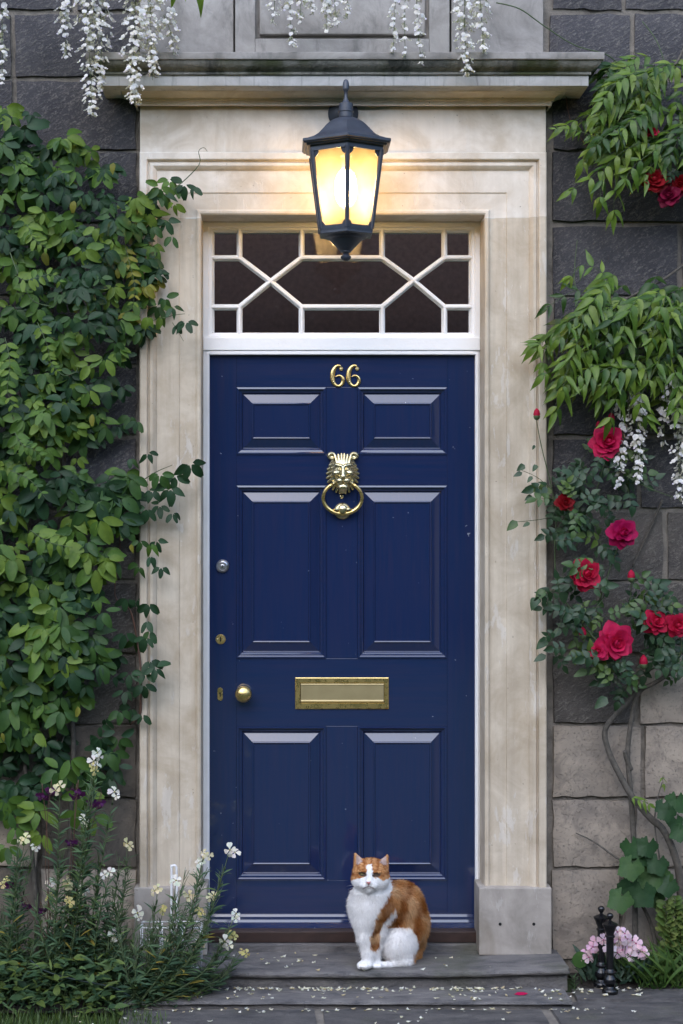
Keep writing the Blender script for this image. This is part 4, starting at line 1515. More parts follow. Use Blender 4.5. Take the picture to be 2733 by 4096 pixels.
# dark, blue green, mid, fresh, yellow green, gold
APAL = [(.017, .048, .020), (.024, .064, .028), (.040, .094, .025), (.072, .145, .025), (.118, .192, .030), (.19, .19, .03)]
fo = Foliage(AK, APAL, 'leaf', 11)
ra = random.Random(77)


def palmate(fo, px, py, y, size, r, bright=None, n=None, nf=None):
    c = P(px, py, y)
    nf = nf or Vector((r.uniform(-.35, .45), -1, r.uniform(-.05, .75))).normalized()
    down = Vector((r.uniform(-.7, .7), -.12, -1))
    down = (down - nf * down.dot(nf)).normalized()
    sd = nf.cross(down)
    n = n or r.choice((3, 4, 5, 5))
    g = r.random()
    pal = bright if bright is not None else (0 if g < .30 else 1 if g < .55 else 2 if g < .80 else 3 if g < .94 else 4)
    for k in range(n):
        a = rad((k - (n - 1) / 2) * (245 / max(n, 4)) + r.uniform(-14, 14))
        d = down * math.cos(a) + sd * math.sin(a)
        d = (d + Vector((0, 0, -.22)) - nf * r.uniform(-.10, .28)).normalized()
        nn = (nf + Vector((r.uniform(-.3, .3), r.uniform(-.1, .1), r.uniform(-.2, .3)))).normalized()
        st = c + d * size * .16
        fo.add(st, d, nn, size * r.uniform(.8, 1.1), pal if r.random() < .8 else max(0, pal - 1))


POLY_A = [(-420, 380), (60, 425), (150, 445), (250, 540), (330, 560), (420, 585), (470, 640), (550, 750), (610, 770), (660, 760), (670, 810), (625, 850), (620, 920), (605, 1010), (620, 1090),
          (640, 1190), (650, 1245), (590, 1300), (560, 1340), (480, 1390), (450, 1450), (420, 1500), (400, 1620), (430, 1700), (400, 1760), (520, 1800), (560, 1850), (500, 1950), (560, 2020), (520, 2090), (540, 2160),
          (470, 2240), (400, 2300), (420, 2420), (400, 2560), (420, 2640), (380, 2740), (300, 2850), (160, 2920), (0, 2960), (-420, 3000)]
for k in range(1050):
    px, py = sample(POLY_A, ra)
    bulge = .10 + .07 * mnoise.noise((px * .004, py * .004, 1.3)) + .03 * mnoise.noise((px * .012, py * .012, 4))
    edge = min(1.0, (620 - px) / 220)
    y = -.02 - bulge * (.35 + .65 * max(0, edge)) - ra.random() * .07
    b = mnoise.noise((px * .0045 + 3, py * .0038, 8)) + .22 * (1 - px / 500) - .08
    g = ra.random()
    front = y < -.10
    pal = None
    if front and b > .12:
        pal = ra.choice((3, 3, 4, 4, 2))
    elif px > 430 and 950 < py < 1500 and g < .25:
        pal = ra.choice((4, 5, 3))
    elif py > 1950 and front and g < .3:
        pal = ra.choice((2, 3))
    palmate(fo, px, py, y, ra.uniform(.034, .072) * (1.18 if py > 1900 else 1), ra, pal)
for k in range(90):
    px, py = sample([(-420, 2900), (480, 2930), (470, 3080), (420, 3180), (-420, 3300)], ra)
    palmate(fo, px, py, -.03 - ra.random() * .10, ra.uniform(.045, .065), ra, ra.choice((0, 0, 1, 2)))
for px, py in ((40, 3240), (110, 3215), (150, 3240), (60, 3300), (170, 3330), (30, 3380), (330, 3170), (310, 3240), (370, 3260), (240, 3080), (280, 3030), (20, 3200)):
    palmate(fo, px, py, -.17 - ra.random() * .05, ra.uniform(.06, .075), ra, ra.choice((3, 3, 4)))
SPRIG = [(738, 735, 0), (770, 745, 0), (700, 745, 2), (680, 720, 3), (655, 770, 2), (640, 745, 3), (700, 810, 4), (665, 880, 1), (620, 900, 2), (690, 940, 2), (650, 1070, 0), (620, 1090, 1), (660, 1190, 2), (600, 1180, 3), (690, 1225, 1), (640, 1260, 4),
         (590, 1260, 4), (555, 1320, 3), (520, 1340, 2), (705, 1295, 0), (745, 1285, 0), (640, 1895, 2), (700, 1900, 1), (760, 1850, 0), (680, 1950, 1), (610, 1960, 0), (590, 1810, 1), (520, 1830, 2), (690, 2050, 0), (640, 2020, 1), (590, 2030, 1), (560, 2160, 2),
         (600, 2170, 3), (625, 2160, 1), (645, 2265, 0), (600, 2220, 1), (560, 2260, 2), (510, 2390, 1), (545, 2395, 1), (595, 2410, 0), (590, 2480, 1), (600, 2520, 2), (540, 2555, 2), (500, 2530, 1), (585, 2545, 1), (600, 2640, 0), (620, 2670, 1), (580, 2690, 1),
         (575, 2735, 0), (500, 2760, 1), (530, 2830, 1), (480, 2840, 2), (570, 2855, 0), (420, 2870, 1), (400, 2900, 1), (460, 2700, 1), (470, 2620, 0), (520, 2690, 1), (480, 1560, 1), (520, 1660, 2), (470, 1700, 1), (550, 1680, 2), (440, 1400, 2), (500, 1420, 1), (490, 1540, 0)]
for px, py, b in SPRIG:
    big = 1.25 if 1840 < py < 1960 and px > 600 else 1
    palmate(fo, px, py, -.098 - ra.random() * .05 if px > 545 else -.05 - ra.random() * .06, ra.uniform(.040, .052) * big, ra, b, ra.choice((2, 3, 3, 4)))
def shoot(pts, n, size, pal):
    c = catmull([P(*q) for q in pts], 6)
    MB().tube(c, [.0015 - .0008 * i / len(c) for i in range(len(c))], 5).build('stem', 'green_stem', climb, smooth=True)
    for k in range(n):
        f_ = .12 + .88 * k / n
        i = min(len(c) - 2, int(f_ * (len(c) - 1)))
        d = (c[i + 1] - c[i]).normalized()
        for s_ in (-1, 1):
            sd = d.cross(Vector((0, -1, .3))).normalized() * s_
            fo.add(c[i], (sd + d * .4 + Vector((0, 0, -.2))).normalized(), Vector((ra.uniform(-.4, .4), -1, ra.uniform(0, .8))), size * (1.2 - .7 * f_) * ra.uniform(.8, 1.2), pal if ra.random() < .75 else pal - 1)


for a in (([(150, 1290, -.24), (185, 1370, -.26), (205, 1450, -.26), (235, 1490, -.25)], 9, .034, 4), ([(60, 1100, -.24), (100, 1120, -.26), (150, 1110, -.26), (210, 1100, -.26), (260, 1150, -.25)], 8, .040, 4),
          ([(20, 1350, -.24), (40, 1450, -.26), (30, 1560, -.26), (60, 1640, -.25)], 8, .045, 4), ([(60, 1730, -.24), (90, 1780, -.26), (140, 1800, -.26), (190, 1850, -.25)], 8, .038, 3),
          ([(500, 980, -.14), (520, 1060, -.16), (540, 1150, -.16), (530, 1230, -.15)], 8, .036, 5), ([(110, 900, -.22), (140, 960, -.24), (200, 1000, -.24)], 6, .045, 4), ([(40, 1880, -.24), (120, 1920, -.26), (180, 1990, -.26)], 7, .042, 3),
          ([(120, 2120, -.24), (200, 2170, -.26), (290, 2190, -.26)], 6, .055, 4)):
    shoot(*a)
for k in range(26):
    px, py = sample(POLY_A, ra)
    fo.add(P(px, py, -.17), Vector((ra.uniform(-.5, .5), -.2, -1)), Vector((ra.uniform(-.6, .6), -1, ra.uniform(-.4, .6))), ra.uniform(.03, .05), 5)
fo.finish(climb, 'leaf', 300, 'foliage', xlim=(-1.36, .2))
for pts, r0, r1, mt in (([(560, 2880, -.06), (565, 2700, -.07), (548, 2560, -.06), (520, 2440, -.07), (460, 2380, -.06), (480, 2200, -.05), (470, 2060, -.06)], .004, .002, 'red_stem'),
                        ([(520, 2900, -.05), (560, 2860, -.06), (565, 2800, -.07)], .003, .003, 'red_stem'),
                        ([(300, 4000, -.1), (280, 3400, -.05), (290, 2900, -.04), (200, 2500, -.03), (260, 1900, -.03), (200, 1300, -.03), (330, 900, -.03)], .011, .005, 'bark'),
                        ([(180, 4000, -.1), (120, 3300, -.05), (80, 2700, -.04), (120, 2000, -.03), (60, 1200, -.03)], .009, .005, 'bark'),
                        ([(620, 800, -.10), (690, 760, -.12), (760, 700, -.13), (800, 650, -.13), (795, 605, -.13), (815, 590, -.13), (830, 605, -.12)], .0022, .0008, 'green_stem'),
                        ([(560, 1290, -.08), (640, 1275, -.10), (700, 1260, -.12), (740, 1255, -.12)], .0018, .001, 'green_stem'),
                        ([(690, 1290, -.12), (720, 1340, -.12), (735, 1365, -.12)], .0012, .0007, 'green_stem'),
                        ([(560, 1930, -.08), (620, 1890, -.11), (690, 1860, -.13)], .002, .001, 'green_stem'),
                        ([(40, 1010, -.2), (75, 1100, -.22), (130, 1200, -.22), (205, 1225, -.22)], .0022, .0018, 'green_stem'),
                        ([(200, 1450, -.2), (250, 1500, -.22), (300, 1490, -.22), (310, 1470, -.22)], .002, .001, 'green_stem'),
                        ([(200, 3100, -.06), (280, 2880, -.06), (300, 2830, -.05)], .002, .002, 'bark')):
    stem(climb, [P(*q) for q in pts], r0, r1, mt)


# ------------------------------------------------------------------ wisteria
WL = [leaf_tmpl('lance', 1, .31, .14, .20, 7), leaf_tmpl('lance', 1, .34, .26, .42, 7), leaf_tmpl('lance', 1, .27, .30, -.10, 7), leaf_tmpl('lance', 1, .30, .05, .55, 7)]
WPAL = [(.026, .066, .012), (.044, .098, .014), (.074, .145, .018), (.108, .182, .024), (.145, .21, .032)]


def pinnate(fo, parent, pts, npair, size, r, pal=None):
    c = catmull(pts, 6)
    n = len(c)
    MB().tube(c, [.0013 - .0006 * i / n for i in range(n)], 5).build('leaf_stalk', 'green_stem', parent, smooth=True)
    d0 = (c[-1] - c[0]).normalized()
    for k in range(npair):
        f_ = .16 + .80 * k / max(1, npair - 1)
        i = min(n - 2, int(f_ * (n - 1)))
        p, d = c[i], (c[i + 1] - c[i]).normalized()
        out = Vector((r.uniform(-.5, .3), -1, .7 + r.uniform(-.5, .6))).normalized()
        sd = d.cross(out).normalized()
        for s in (-1, 1):
            dd = (d * r.uniform(.35, .85) + sd * s * r.uniform(.7, 1.0) + Vector((0, -.1, -.38))).normalized()
            nn = (out + sd * s * r.uniform(-.15, .45) + Vector((r.uniform(-.2, .2), 0, r.uniform(-.1, .25)))).normalized()
            q = pal if pal is not None else r.choice((1, 2, 2, 3, 3, 4))
            fo.add(p, dd, nn, size * r.uniform(.8, 1.1) * (.8 + .35 * math.sin(math.pi * f_)), q)
    fo.add(c[-1], (c[-1] - c[-3]), Vector((0, -1, .4)), size, pal if pal is not None else 3)


FLO = (.78, .76, .82)


def raceme(parent, px, y0, y1, dep, wid, n, r, lean=0.0):
    """a hanging flower cluster between photo rows y0 and y1"""
    mb = MB()
    top, bot = P(px, y0, dep), P(px + lean, y1, dep)
    c = catmull([top, (top + bot) / 2 + Vector((r.uniform(-.01, .01), 0, 0)), bot], 8)
    mb.tube(c, [.0014 - .0007 * i / len(c) for i in range(len(c))], 5, (.10, .14, .05))
    n = int(n * 1.45)
    for k in range(n):
        f_ = (k + r.random()) / n
        p = c[min(len(c) - 1, int(f_ * (len(c) - 1)))].copy()
        rr_ = wid * (1.0 - .72 * f_ ** 1.5) * (r.random() ** .5)
        a = r.uniform(0, 2 * math.pi)
        q = p + Vector((math.cos(a) * rr_, math.sin(a) * rr_ * .9, r.uniform(-.012, .012)))
        s = (.0125 - .0050 * f_) * r.uniform(.75, 1.25)
        out = Vector((math.cos(a), math.sin(a) - .5, r.uniform(-.4, .3))).normalized()
        mb.tube([p, q], [.0004, .0004], 3, (.14, .15, .09), caps=False)
        upv = Vector((r.uniform(-.4, .4), r.uniform(-.2, .2), 1)).normalized()
        tint = r.uniform(.85, 1.08)
        cw = tuple(v * tint for v in FLO)
        cl = (.62 * tint, .58 * tint, .74 * tint)
        m3 = frame(upv, out)
        # banner petal, two wings and the keel
        ban = [(-.75, .15, .1), (-.95, .8, -.05), (-.45, 1.35, -.3), (.45, 1.35, -.3), (.95, .8, -.05), (.75, .15, .1), (0, .7, .25), (0, -.05, .2)]
        mb.add([q + Vector(m3 @ (np.array(w, np.float32) * s)) for w in ban], [(7, 0, 1, 6), (6, 1, 2), (6, 2, 3), (6, 3, 4), (7, 6, 4, 5)], cw)
        for sg in (-1, 1):
            wing = [(0, .1, .15), (sg * .5, .25, .7), (sg * .45, -.15, 1.25), (sg * .1, -.5, 1.15), (0, -.3, .5)]
            mb.add([q + Vector(m3 @ (np.array(w, np.float32) * s)) for w in wing], [(0, 1, 2, 3, 4)], cl if r.random() < .5 else cw)
    o = mb.build('flower_raceme', 'petal', parent, smooth=True)
    o['kind'] = 'stuff'
    return o


rw = random.Random(5)
wis1 = empty('wisteria', P(900, -200, -.2), 'white wisteria blossom hanging in bunches over the cornice', 'wisteria')
stem(wis1, [P(-200, -60, -.22), P(350, -80, -.24), P(900, -60, -.22), P(1500, -70, -.22), P(2300, -90, -.2)], .012, .008, 'bark', 'branch')
for a in ((345, -60, 470, -.27, .058, 118, 20), (395, -60, 400, -.26, .045, 60, 0), (545, -60, 425, -.28, .062, 138, -5), (600, -60, 320, -.27, .055, 80, 10), (260, -60, 240, -.26, .035, 40, 8), (655, 60, 215, -.26, .035, 22, 40),
          (8, 40, 345, -.25, .02, 20, 0), (1165, -60, 190, -.24, .032, 26, 6), (1090, -60, 90, -.24, .03, 16, 0), (1205, -60, 95, -.24, .028, 16, 0), (1300, -60, 135, -.24, .035, 26, 6), (1340, -60, 110, -.24, .03, 16, 12),
          (1390, -60, 75, -.24, .025, 14, 0), (1255, -60, 60, -.24, .03, 14, 0), (1585, -60, 215, -.24, .022, 18, -12), (1622, -60, 235, -.24, .022, 16, 0), (1665, -60, 255, -.24, .026, 20, 20), (1860, -60, 305, -.25, .046, 74, 10), (1915, -60, 215, -.25, .042, 44, 20)):
    raceme(wis1, *a[:3], a[3], a[4], a[5], rw, a[6])
fo = Foliage(WL, WPAL, 'glossy_leaf', 3)
for px, py, dx, dy, s in ((790, -40, 30, 110, .085), (700, -50, -10, 80, .07), (730, -60, 15, 90, .06)):
    a, b = P(px, py, -.26), P(px + dx, py + dy, -.26)
    fo.add(a, b - a, Vector((.3, -1, .3)), s, 3)
fo.finish(wis1, 'leaf', 300)
stem(wis1, [P(1985, 10, -.2), P(2080, 35, -.2), P(2180, 105, -.18), P(2300, 180, -.15), P(2420, 215, -.12), P(2470, 250, -.1)], .0022, .0018)

wis2 = empty('wisteria', P(2600, 200, -.1), 'fresh green wisteria leaves beside the right end of the cornice', 'wisteria')
fo = Foliage(WL, WPAL, 'glossy_leaf', 8)
UP = [(2450, 240), (2560, 210), (2733, 230), (2960, 240), (2960, 650), (2700, 600), (2590, 590), (2500, 560), (2440, 420)]
for k in range(74):
    px, py = sample(UP, rw)
    d = -.06 - rw.random() * .17
    L = rw.uniform(150, 260)
    ang = rw.uniform(95, 215) if px < 2760 else rw.uniform(40, 180)
    ex, ey = px + math.cos(rad(ang)) * L * .8, py + abs(math.sin(rad(ang))) * L * .55 + 45
    if ex < 2385 and ey < 480:
        ex = 2390 + rw.random() * 40
    pinnate(fo, wis2, [P(px, py, d), P((px + ex) / 2, (py + ey) / 2 - 22, d - .03), P(ex, ey, d - .035)], rw.choice((4, 5, 6)), rw.uniform(.058, .080), rw, rw.choice((0, 1, None, None, None)))
for pts, n_p, s in (([(2560, 545, -.2), (2440, 620, -.22), (2380, 700, -.22), (2290, 760, -.2)], 5, .07), ([(2500, 580, -.2), (2380, 545, -.2), (2300, 520, -.18), (2225, 515, -.16)], 7, .030),
                    ([(2560, 560, -.2), (2480, 640, -.22), (2460, 760, -.22), (2455, 850, -.2)], 4, .078), ([(2600, 560, -.22), (2500, 600, -.24), (2420, 680, -.24), (2400, 800, -.22)], 6, .07),
                    ([(2700, 540, -.22), (2620, 600, -.24), (2540, 660, -.24), (2500, 720, -.24)], 5, .07), ([(2560, 460, -.2), (2440, 480, -.2), (2380, 560, -.2), (2330, 660, -.19)], 6, .062)):
    pinnate(fo, wis2, [P(*q) for q in pts], n_p, s, rw)
fo.finish(wis2, 'leaf', 300, xlim=(.5, 1.12))
stem(wis2, [P(2760, 140, -.06), P(2700, 260, -.08), P(2600, 330, -.08), P(2520, 420, -.06)], .006, .004, 'bark', 'branch')
stem(wis2, [P(2570, 85, -.08), P(2620, 150, -.09), P(2650, 220, -.1), P(2680, 330, -.1)], .002, .0016)
stem(wis2, [P(2262, 360, -.03), P(2280, 470, -.05), P(2330, 560, -.07), P(2400, 670, -.1)], .0016, .0014, 'red_stem')

wis3 = empty('wisteria', P(2600, 1100, -.1), 'bushy wisteria spray with drooping leaves above the red roses', 'wisteria')
fo = Foliage(WL, WPAL, 'glossy_leaf', 9)
MID = [(2360, 1110), (2460, 1070), (2640, 1100), (2733, 1080), (2960, 1060), (2960, 1560), (2760, 1540), (2640, 1500), (2520, 1470), (2420, 1470), (2330, 1430), (2290, 1330), (2300, 1200)]
for k in range(98):
    px, py = sample(MID, rw)
    d = -.05 - rw.random() * .22
    L = rw.uniform(150, 280)
    ang = rw.uniform(100, 190) if px < 2700 else rw.uniform(30, 170)
    ex, ey = px + math.cos(rad(ang)) * L * .8, py + abs(math.sin(rad(ang))) * L * .5 + 60
    pinnate(fo, wis3, [P(px, py, d), P((px + ex) / 2, (py + ey) / 2 - 30, d - .035), P(ex, ey, d - .035)], rw.choice((4, 5, 6)), rw.uniform(.060, .086), rw, rw.choice((0, 1, None, None, None, None)))
for pts, n_p, s in (([(2420, 1190, -.2), (2320, 1250, -.23), (2230, 1320, -.23), (2150, 1385, -.22)], 5, .080), ([(2400, 1330, -.24), (2320, 1420, -.26), (2270, 1520, -.26), (2225, 1640, -.25)], 6, .085),
                    ([(2420, 1100, -.18), (2380, 1070, -.18), (2330, 1060, -.18), (2280, 1110, -.17)], 4, .06), ([(2560, 1420, -.26), (2520, 1500, -.27), (2470, 1580, -.27), (2440, 1680, -.26)], 5, .078),
                    ([(2480, 1280, -.24), (2360, 1400, -.26), (2260, 1440, -.26), (2180, 1500, -.25)], 5, .075), ([(2640, 1430, -.26), (2600, 1520, -.27), (2560, 1600, -.27), (2590, 1670, -.26)], 5, .07),
                    ([(2700, 1480, -.26), (2720, 1560, -.26), (2710, 1640, -.26)], 4, .07), ([(2300, 1280, -.2), (2240, 1310, -.2), (2190, 1380, -.2), (2170, 1460, -.2)], 4, .07)):
    pinnate(fo, wis3, [P(*q) for q in pts], n_p, s, rw)
fo.finish(wis3, 'leaf', 300, xlim=(.5, 1.12))
for a in ((2545, 1590, 1945, -.20, .034, 58, 10), (2490, 1620, 1890, -.18, .025, 20, -5), (2700, 1560, 2010, -.20, .040, 66, 20), (2650, 1580, 1800, -.17, .025, 16, 0), (2480, 1780, 1960, -.18, .022, 18, -4), (2745, 1600, 2080, -.19, .035, 40, 10)):
    raceme(wis3, *a[:6], rw, a[6])
stem(wis3, [P(2760, 1040, -.05), P(2650, 1120, -.08), P(2500, 1200, -.1), P(2400, 1280, -.12)], .006, .003, 'bark', 'branch')
stem(wis3, [P(2510, 1905, -.19), P(2560, 1935, -.19), P(2640, 1970, -.19), P(2760, 2010, -.17)], .0018, .0014)
stem(wis3, [P(2310, 960, -.04), P(2300, 1060, -.07), P(2305, 1150, -.1), P(2380, 1280, -.12)], .0016, .002)


# ------------------------------------------------------------------ the climbing rose on the right
rose = empty('climbing_rose', P(2560, 3960, -.08), 'climbing rose with crimson blooms on the stone wall right of the door', 'rose')
for pts, r0, r1 in (([(2725, 3700, -.06), (2715, 3480, -.08), (2660, 3330, -.09), (2600, 3270, -.09), (2532, 3190, -.08), (2480, 3100, -.07), (2434, 3000, -.06), (2424, 2912, -.06), (2505, 2815, -.07), (2560, 2750, -.09)], .014, .009),
                    ([(2545, 3960, -.06), (2538, 3500, -.05), (2535, 3340, -.05), (2520, 3130, -.06), (2512, 3000, -.06), (2535, 2830, -.07), (2562, 2765, -.09), (2640, 2720, -.1), (2760, 2640, -.1)], .011, .007),
                    ([(2524, 3080, -.06), (2505, 3030, -.07), (2498, 3005, -.08)], .010, .006), ([(2555, 2755, -.09), (2600, 2680, -.12), (2640, 2560, -.14), (2640, 2500, -.16)], .004, .002),
                    ([(2550, 2760, -.09), (2480, 2680, -.12), (2420, 2600, -.15), (2340, 2510, -.14), (2280, 2430, -.12), (2230, 2350, -.1), (2220, 2180, -.1), (2230, 2060, -.1)], .004, .002),
                    ([(2440, 2640, -.14), (2470, 2600, -.16)], .002, .002), ([(2330, 2500, -.13), (2420, 2380, -.12), (2400, 2320, -.14), (2350, 2300, -.16)], .0025, .002),
                    ([(2400, 2400, -.12), (2450, 2250, -.12), (2490, 2150, -.14)], .0025, .002), ([(2230, 2060, -.1), (2200, 1920, -.11), (2170, 1800, -.13), (2150, 1700, -.14), (2148, 1660, -.14)], .002, .0013),
                    ([(2300, 2200, -.1), (2380, 1980, -.1), (2420, 1850, -.12), (2434, 1780, -.15)], .0025, .002), ([(2520, 2420, -.1), (2526, 2350, -.11), (2526, 2310, -.12)], .0016, .0013),
                    ([(2651, 2000, -.02), (2600, 2120, -.02), (2530, 2268, -.03)], .0045, .004), ([(2600, 2680, -.12), (2720, 2620, -.13), (2715, 2520, -.15)], .003, .002),
                    ([(2230, 2060, -.1), (2160, 2078, -.13), (2060, 2088, -.15)], .0014, .001), ([(2210, 1960, -.1), (2150, 1910, -.13), (2085, 1880, -.15)], .0014, .001), ([(2230, 2360, -.1), (2180, 2375, -.13), (2140, 2395, -.15)], .0014, .001),
                    ([(2260, 2450, -.12), (2220, 2540, -.14), (2180, 2600, -.15)], .0014, .001), ([(2760, 560, -.14), (2700, 640, -.16), (2640, 700, -.17)], .0025, .002), ([(2700, 520, -.15), (2650, 525, -.16), (2612, 530, -.17)], .002, .0015)):
    stem(rose, [P(*q) for q in pts], r0, r1, 'bark' if r0 > .0042 else 'green_stem', 'cane' if r0 > .0042 else 'stem', 8)
RL = [leaf_tmpl('ovate', 1, .62, .12, .20), leaf_tmpl('ovate', 1, .70, .20, .30), leaf_tmpl('ovate', 1, .55, .06, .12)]
RPAL = [(.018, .044, .018), (.026, .062, .030), (.038, .080, .038), (.052, .105, .030), (.080, .135, .030)]
fo = Foliage(RL, RPAL, 'glossy_leaf', 21)
rr = random.Random(21)


def rose_leaf(px, py, y, size, r, pal=None):
    c = P(px, py, y)
    a = r.uniform(0, 2 * math.pi)
    d = Vector((math.cos(a), -.15, math.sin(a) * .8 - .25)).normalized()
    out = Vector((r.uniform(-.3, .3), -1, r.uniform(.1, .6))).normalized()
    sd = d.cross(out).normalized()
    q = pal if pal is not None else r.choice((0, 1, 1, 2, 2, 3, 4))
    L = size * 1.7
    MB().tube([c, c + d * L * .5, c + d * L], [.0009, .0008, .0006], 4).build('leaf_stalk', 'green_stem', rose)
    for f_, s in ((.35, 1), (.38, -1), (.75, 1), (.78, -1), (1, 0)):
        dd = (d * (1 if s == 0 else .45) + sd * s + Vector((0, 0, -.2))).normalized()
        nn = (out + Vector((r.uniform(-.35, .35), 0, r.uniform(-.3, .4)))).normalized()
        fo.add(c + d * L * f_, dd, nn, size * (1.1 if s == 0 else .9) * r.uniform(.85, 1.1), q)


ROSE_AREA = [((2200, 1900), (2420, 2200), 24), ((2190, 1960), (2330, 2080), 10), ((2210, 2160), (2440, 2480), 30), ((2200, 2440), (2330, 2620), 10), ((2330, 1790), (2580, 2020), 30), ((2400, 2300), (2600, 2560), 20), ((2560, 2280), (2733, 2480), 12),
             ((2560, 2520), (2760, 2700), 24), ((2340, 2580), (2500, 2780), 13), ((2420, 2680), (2560, 2800), 6), ((2640, 440), (2780, 640), 10), ((2620, 600), (2733, 700), 5), ((2240, 1880), (2330, 1960), 4)]
for (a, b), (c, d), n in ROSE_AREA:
    for k in range(n):
        px, py = rr.uniform(a, c), rr.uniform(b, d)
        rose_leaf(px, py, (-.06 - rr.random() * .14) if py > 1000 else (-.12 - rr.random() * .1), rr.uniform(.026, .042), rr)
for px, py, s in ((2070, 2085, .05), (2120, 2090, .03), (2090, 1890, .035), (2100, 1860, .035), (2130, 1905, .03), (2150, 1860, .028), (2140, 1780, .02), (2150, 2390, .05), (2180, 2360, .05), (2190, 2560, .05), (2185, 2620, .05), (2350, 2680, .055), (2430, 2790, .06), (2440, 2720, .05), (2610, 650, .05), (2660, 600, .05),
                  (2170, 1960, .035), (2130, 1985, .03)):
    a = rr.uniform(-.6, .6)
    fo.add(P(px, py, -.15), Vector((-.7 + a, -.2, -.5)), Vector((rr.uniform(-.3, .3), -1, .5)), s, rr.choice((1, 2, 2, 3)))
fo.finish(rose, 'leaf', 300, xlim=(.3, 1.12))


def petal_tmpl(w=1.0, cup=.45, reflex=.35, point=.12, n=4):
    """unit rose petal standing along +y, its inner face +z"""
    vs, fs = [], []
    for j in range(n + 1):
        t_ = j / n
        hw = w * .5 * (.30 + .95 * math.sin(min(1, t_ * .80 + .06) * math.pi * .62)) * (1 if j < n else .72)
        for k in range(5):
            u = k / 2 - 1
            y = t_ + (point * (1 - abs(u)) if j == n else 0) - .10 * u * u * t_
            z = cup * (u * u * .5 * (1 - .5 * t_)) + .18 * math.sin(t_ * math.pi) * -1 - reflex * max(0, t_ - .6) ** 2 * 2.2
            vs.append((u * hw, y, z))
    for j in range(n):
        for k in range(4):
            fs.append((j * 5 + k, j * 5 + k + 1, (j + 1) * 5 + k + 1, (j + 1) * 5 + k))
    return np.array(vs, np.float32), np.array(fs, np.int32)


PT = [petal_tmpl(.95, .5, .7, .18), petal_tmpl(.82, .8, .3, .10), petal_tmpl(1.0, .3, 1.1, .24)]
for _k, (_v, _f) in enumerate(PT):
    for _i in range(len(_v)):
        _v[_i, 2] += .11 * _v[_i, 1] * mnoise.noise((_v[_i, 0] * 4 + _k * 7, _v[_i, 1] * 3, 2))
        _v[_i, 0] *= 1 + .12 * mnoise.noise((_v[_i, 1] * 5, _k * 3.1, 7))
RC = {'crimson': (.48, .012, .058), 'rose': (.52, .014, .090), 'magenta': (.40, .006, .090), 'dark': (.20, .003, .008), 'wine': (.16, .003, .030)}
PMESH = {(k, c): np_mesh('petal', *PT[k], 'petal', np.tile(np.array(RC[c], np.float32), (len(PT[k][0]), 1))) for k in range(3) for c in RC}


def bloom(parent, px, py, y, rpx, colr, r, face=None, name='bloom'):
    c = P(px, py, y)
    R_ = .90 * rpx * PX * (DIST + y) / DIST
    f = (face or Vector((r.uniform(-.35, .35), -1, r.uniform(-.05, .4)))).normalized()
    upv = Vector((r.uniform(-.3, .3), 0, 1))
    sx = f.cross(upv).normalized()
    sy = sx.cross(f).normalized()
    mb = MB()
    mb.lathe([(.1, -.5), (.28, -.35), (.34, -.1), (.25, .22), (.08, .36)], (0, 0, 0), 'z', 9)
    m4 = Matrix(((sx.x, sy.x, f.x, c.x), (sx.y, sy.y, f.y, c.y), (sx.z, sy.z, f.z, c.z), (0, 0, 0, 1))) @ Matrix.Scale(R_, 4)
    mb.v = [tuple(m4 @ Vector(q)) for q in mb.v]
    mb.c = [RC[colr]] * len(mb.v)
    o = mb.build(name, 'petal', parent, smooth=True, fix=False)
    for ring, (n, rad0, tilt, ln, kind) in enumerate(((8, .16, 84, .86, 2), (8, .14, 66, .80, 0), (7, .12, 48, .68, 2), (6, .10, 30, .58, 0), (5, .06, 14, .50, 1))):
        for k in range(n):
            w = 2 * math.pi * (k + r.uniform(-.2, .2)) / n + ring * .7
            radial = sx * math.cos(w) + sy * math.sin(w)
            tl = rad(tilt + r.uniform(-20, 20))
            d = radial * math.sin(tl) + f * math.cos(tl)
            nn = f * math.sin(tl) - radial * math.cos(tl)
            s = R_ * ln * r.uniform(.78, 1.18)
            p = c + radial * R_ * rad0 + f * R_ * (-.22 + .06 * ring)
            m = frame(d, nn)
            q = bpy.data.objects.new('petal', PMESH[(kind + (1 if r.random() < .15 else 0)) % 3, colr])
            link(q, o)
            q.matrix_basis = Matrix([[float(v_) * s for v_ in row] + [p[i]] for i, row in enumerate(m)] + [[0, 0, 0, 1]])
    return o


for px, py, r_, c_ in ((2434, 1765, 64, 'rose'), (2495, 2131, 60, 'magenta'), (2348, 2296, 64, 'crimson'), (2626, 2485, 54, 'crimson'), (2712, 2500, 50, 'crimson'), (2466, 2572, 72, 'rose'), (2392, 2606, 40, 'rose'), (2262, 2010, 38, 'dark'),
                       (2620, 718, 56, 'dark'), (2676, 780, 50, 'wine'), (2722, 735, 42, 'dark'), (2612, 522, 24, 'crimson')):
    bloom(rose, px, py, -.19 if py > 1000 else -.21, r_, c_, rr)
for px, py, r_ in ((2332, 2531, 15), (2575, 2646, 17), (2526, 2302, 15), (2148, 1654, 14), (2446, 1672, 14), (2395, 1700, 11)):
    c = P(px, py, -.16)
    k = r_ * PX
    b = MB().lathe([(.15 * k, -1.5 * k), (.75 * k, -1.0 * k), (1.0 * k, -.2 * k), (.75 * k, .8 * k), (.15 * k, 1.5 * k)], c, 'z', 10)
    b.c = [RC['crimson']] * len(b.v)
    b = b.build('bud', 'petal', rose, smooth=True)
    MB().lathe([(.2 * k, -1.9 * k), (.8 * k, -1.4 * k), (.95 * k, -.8 * k), (.9 * k, -.6 * k)], c, 'z', 10).build('calyx', 'green_stem', b, smooth=True)

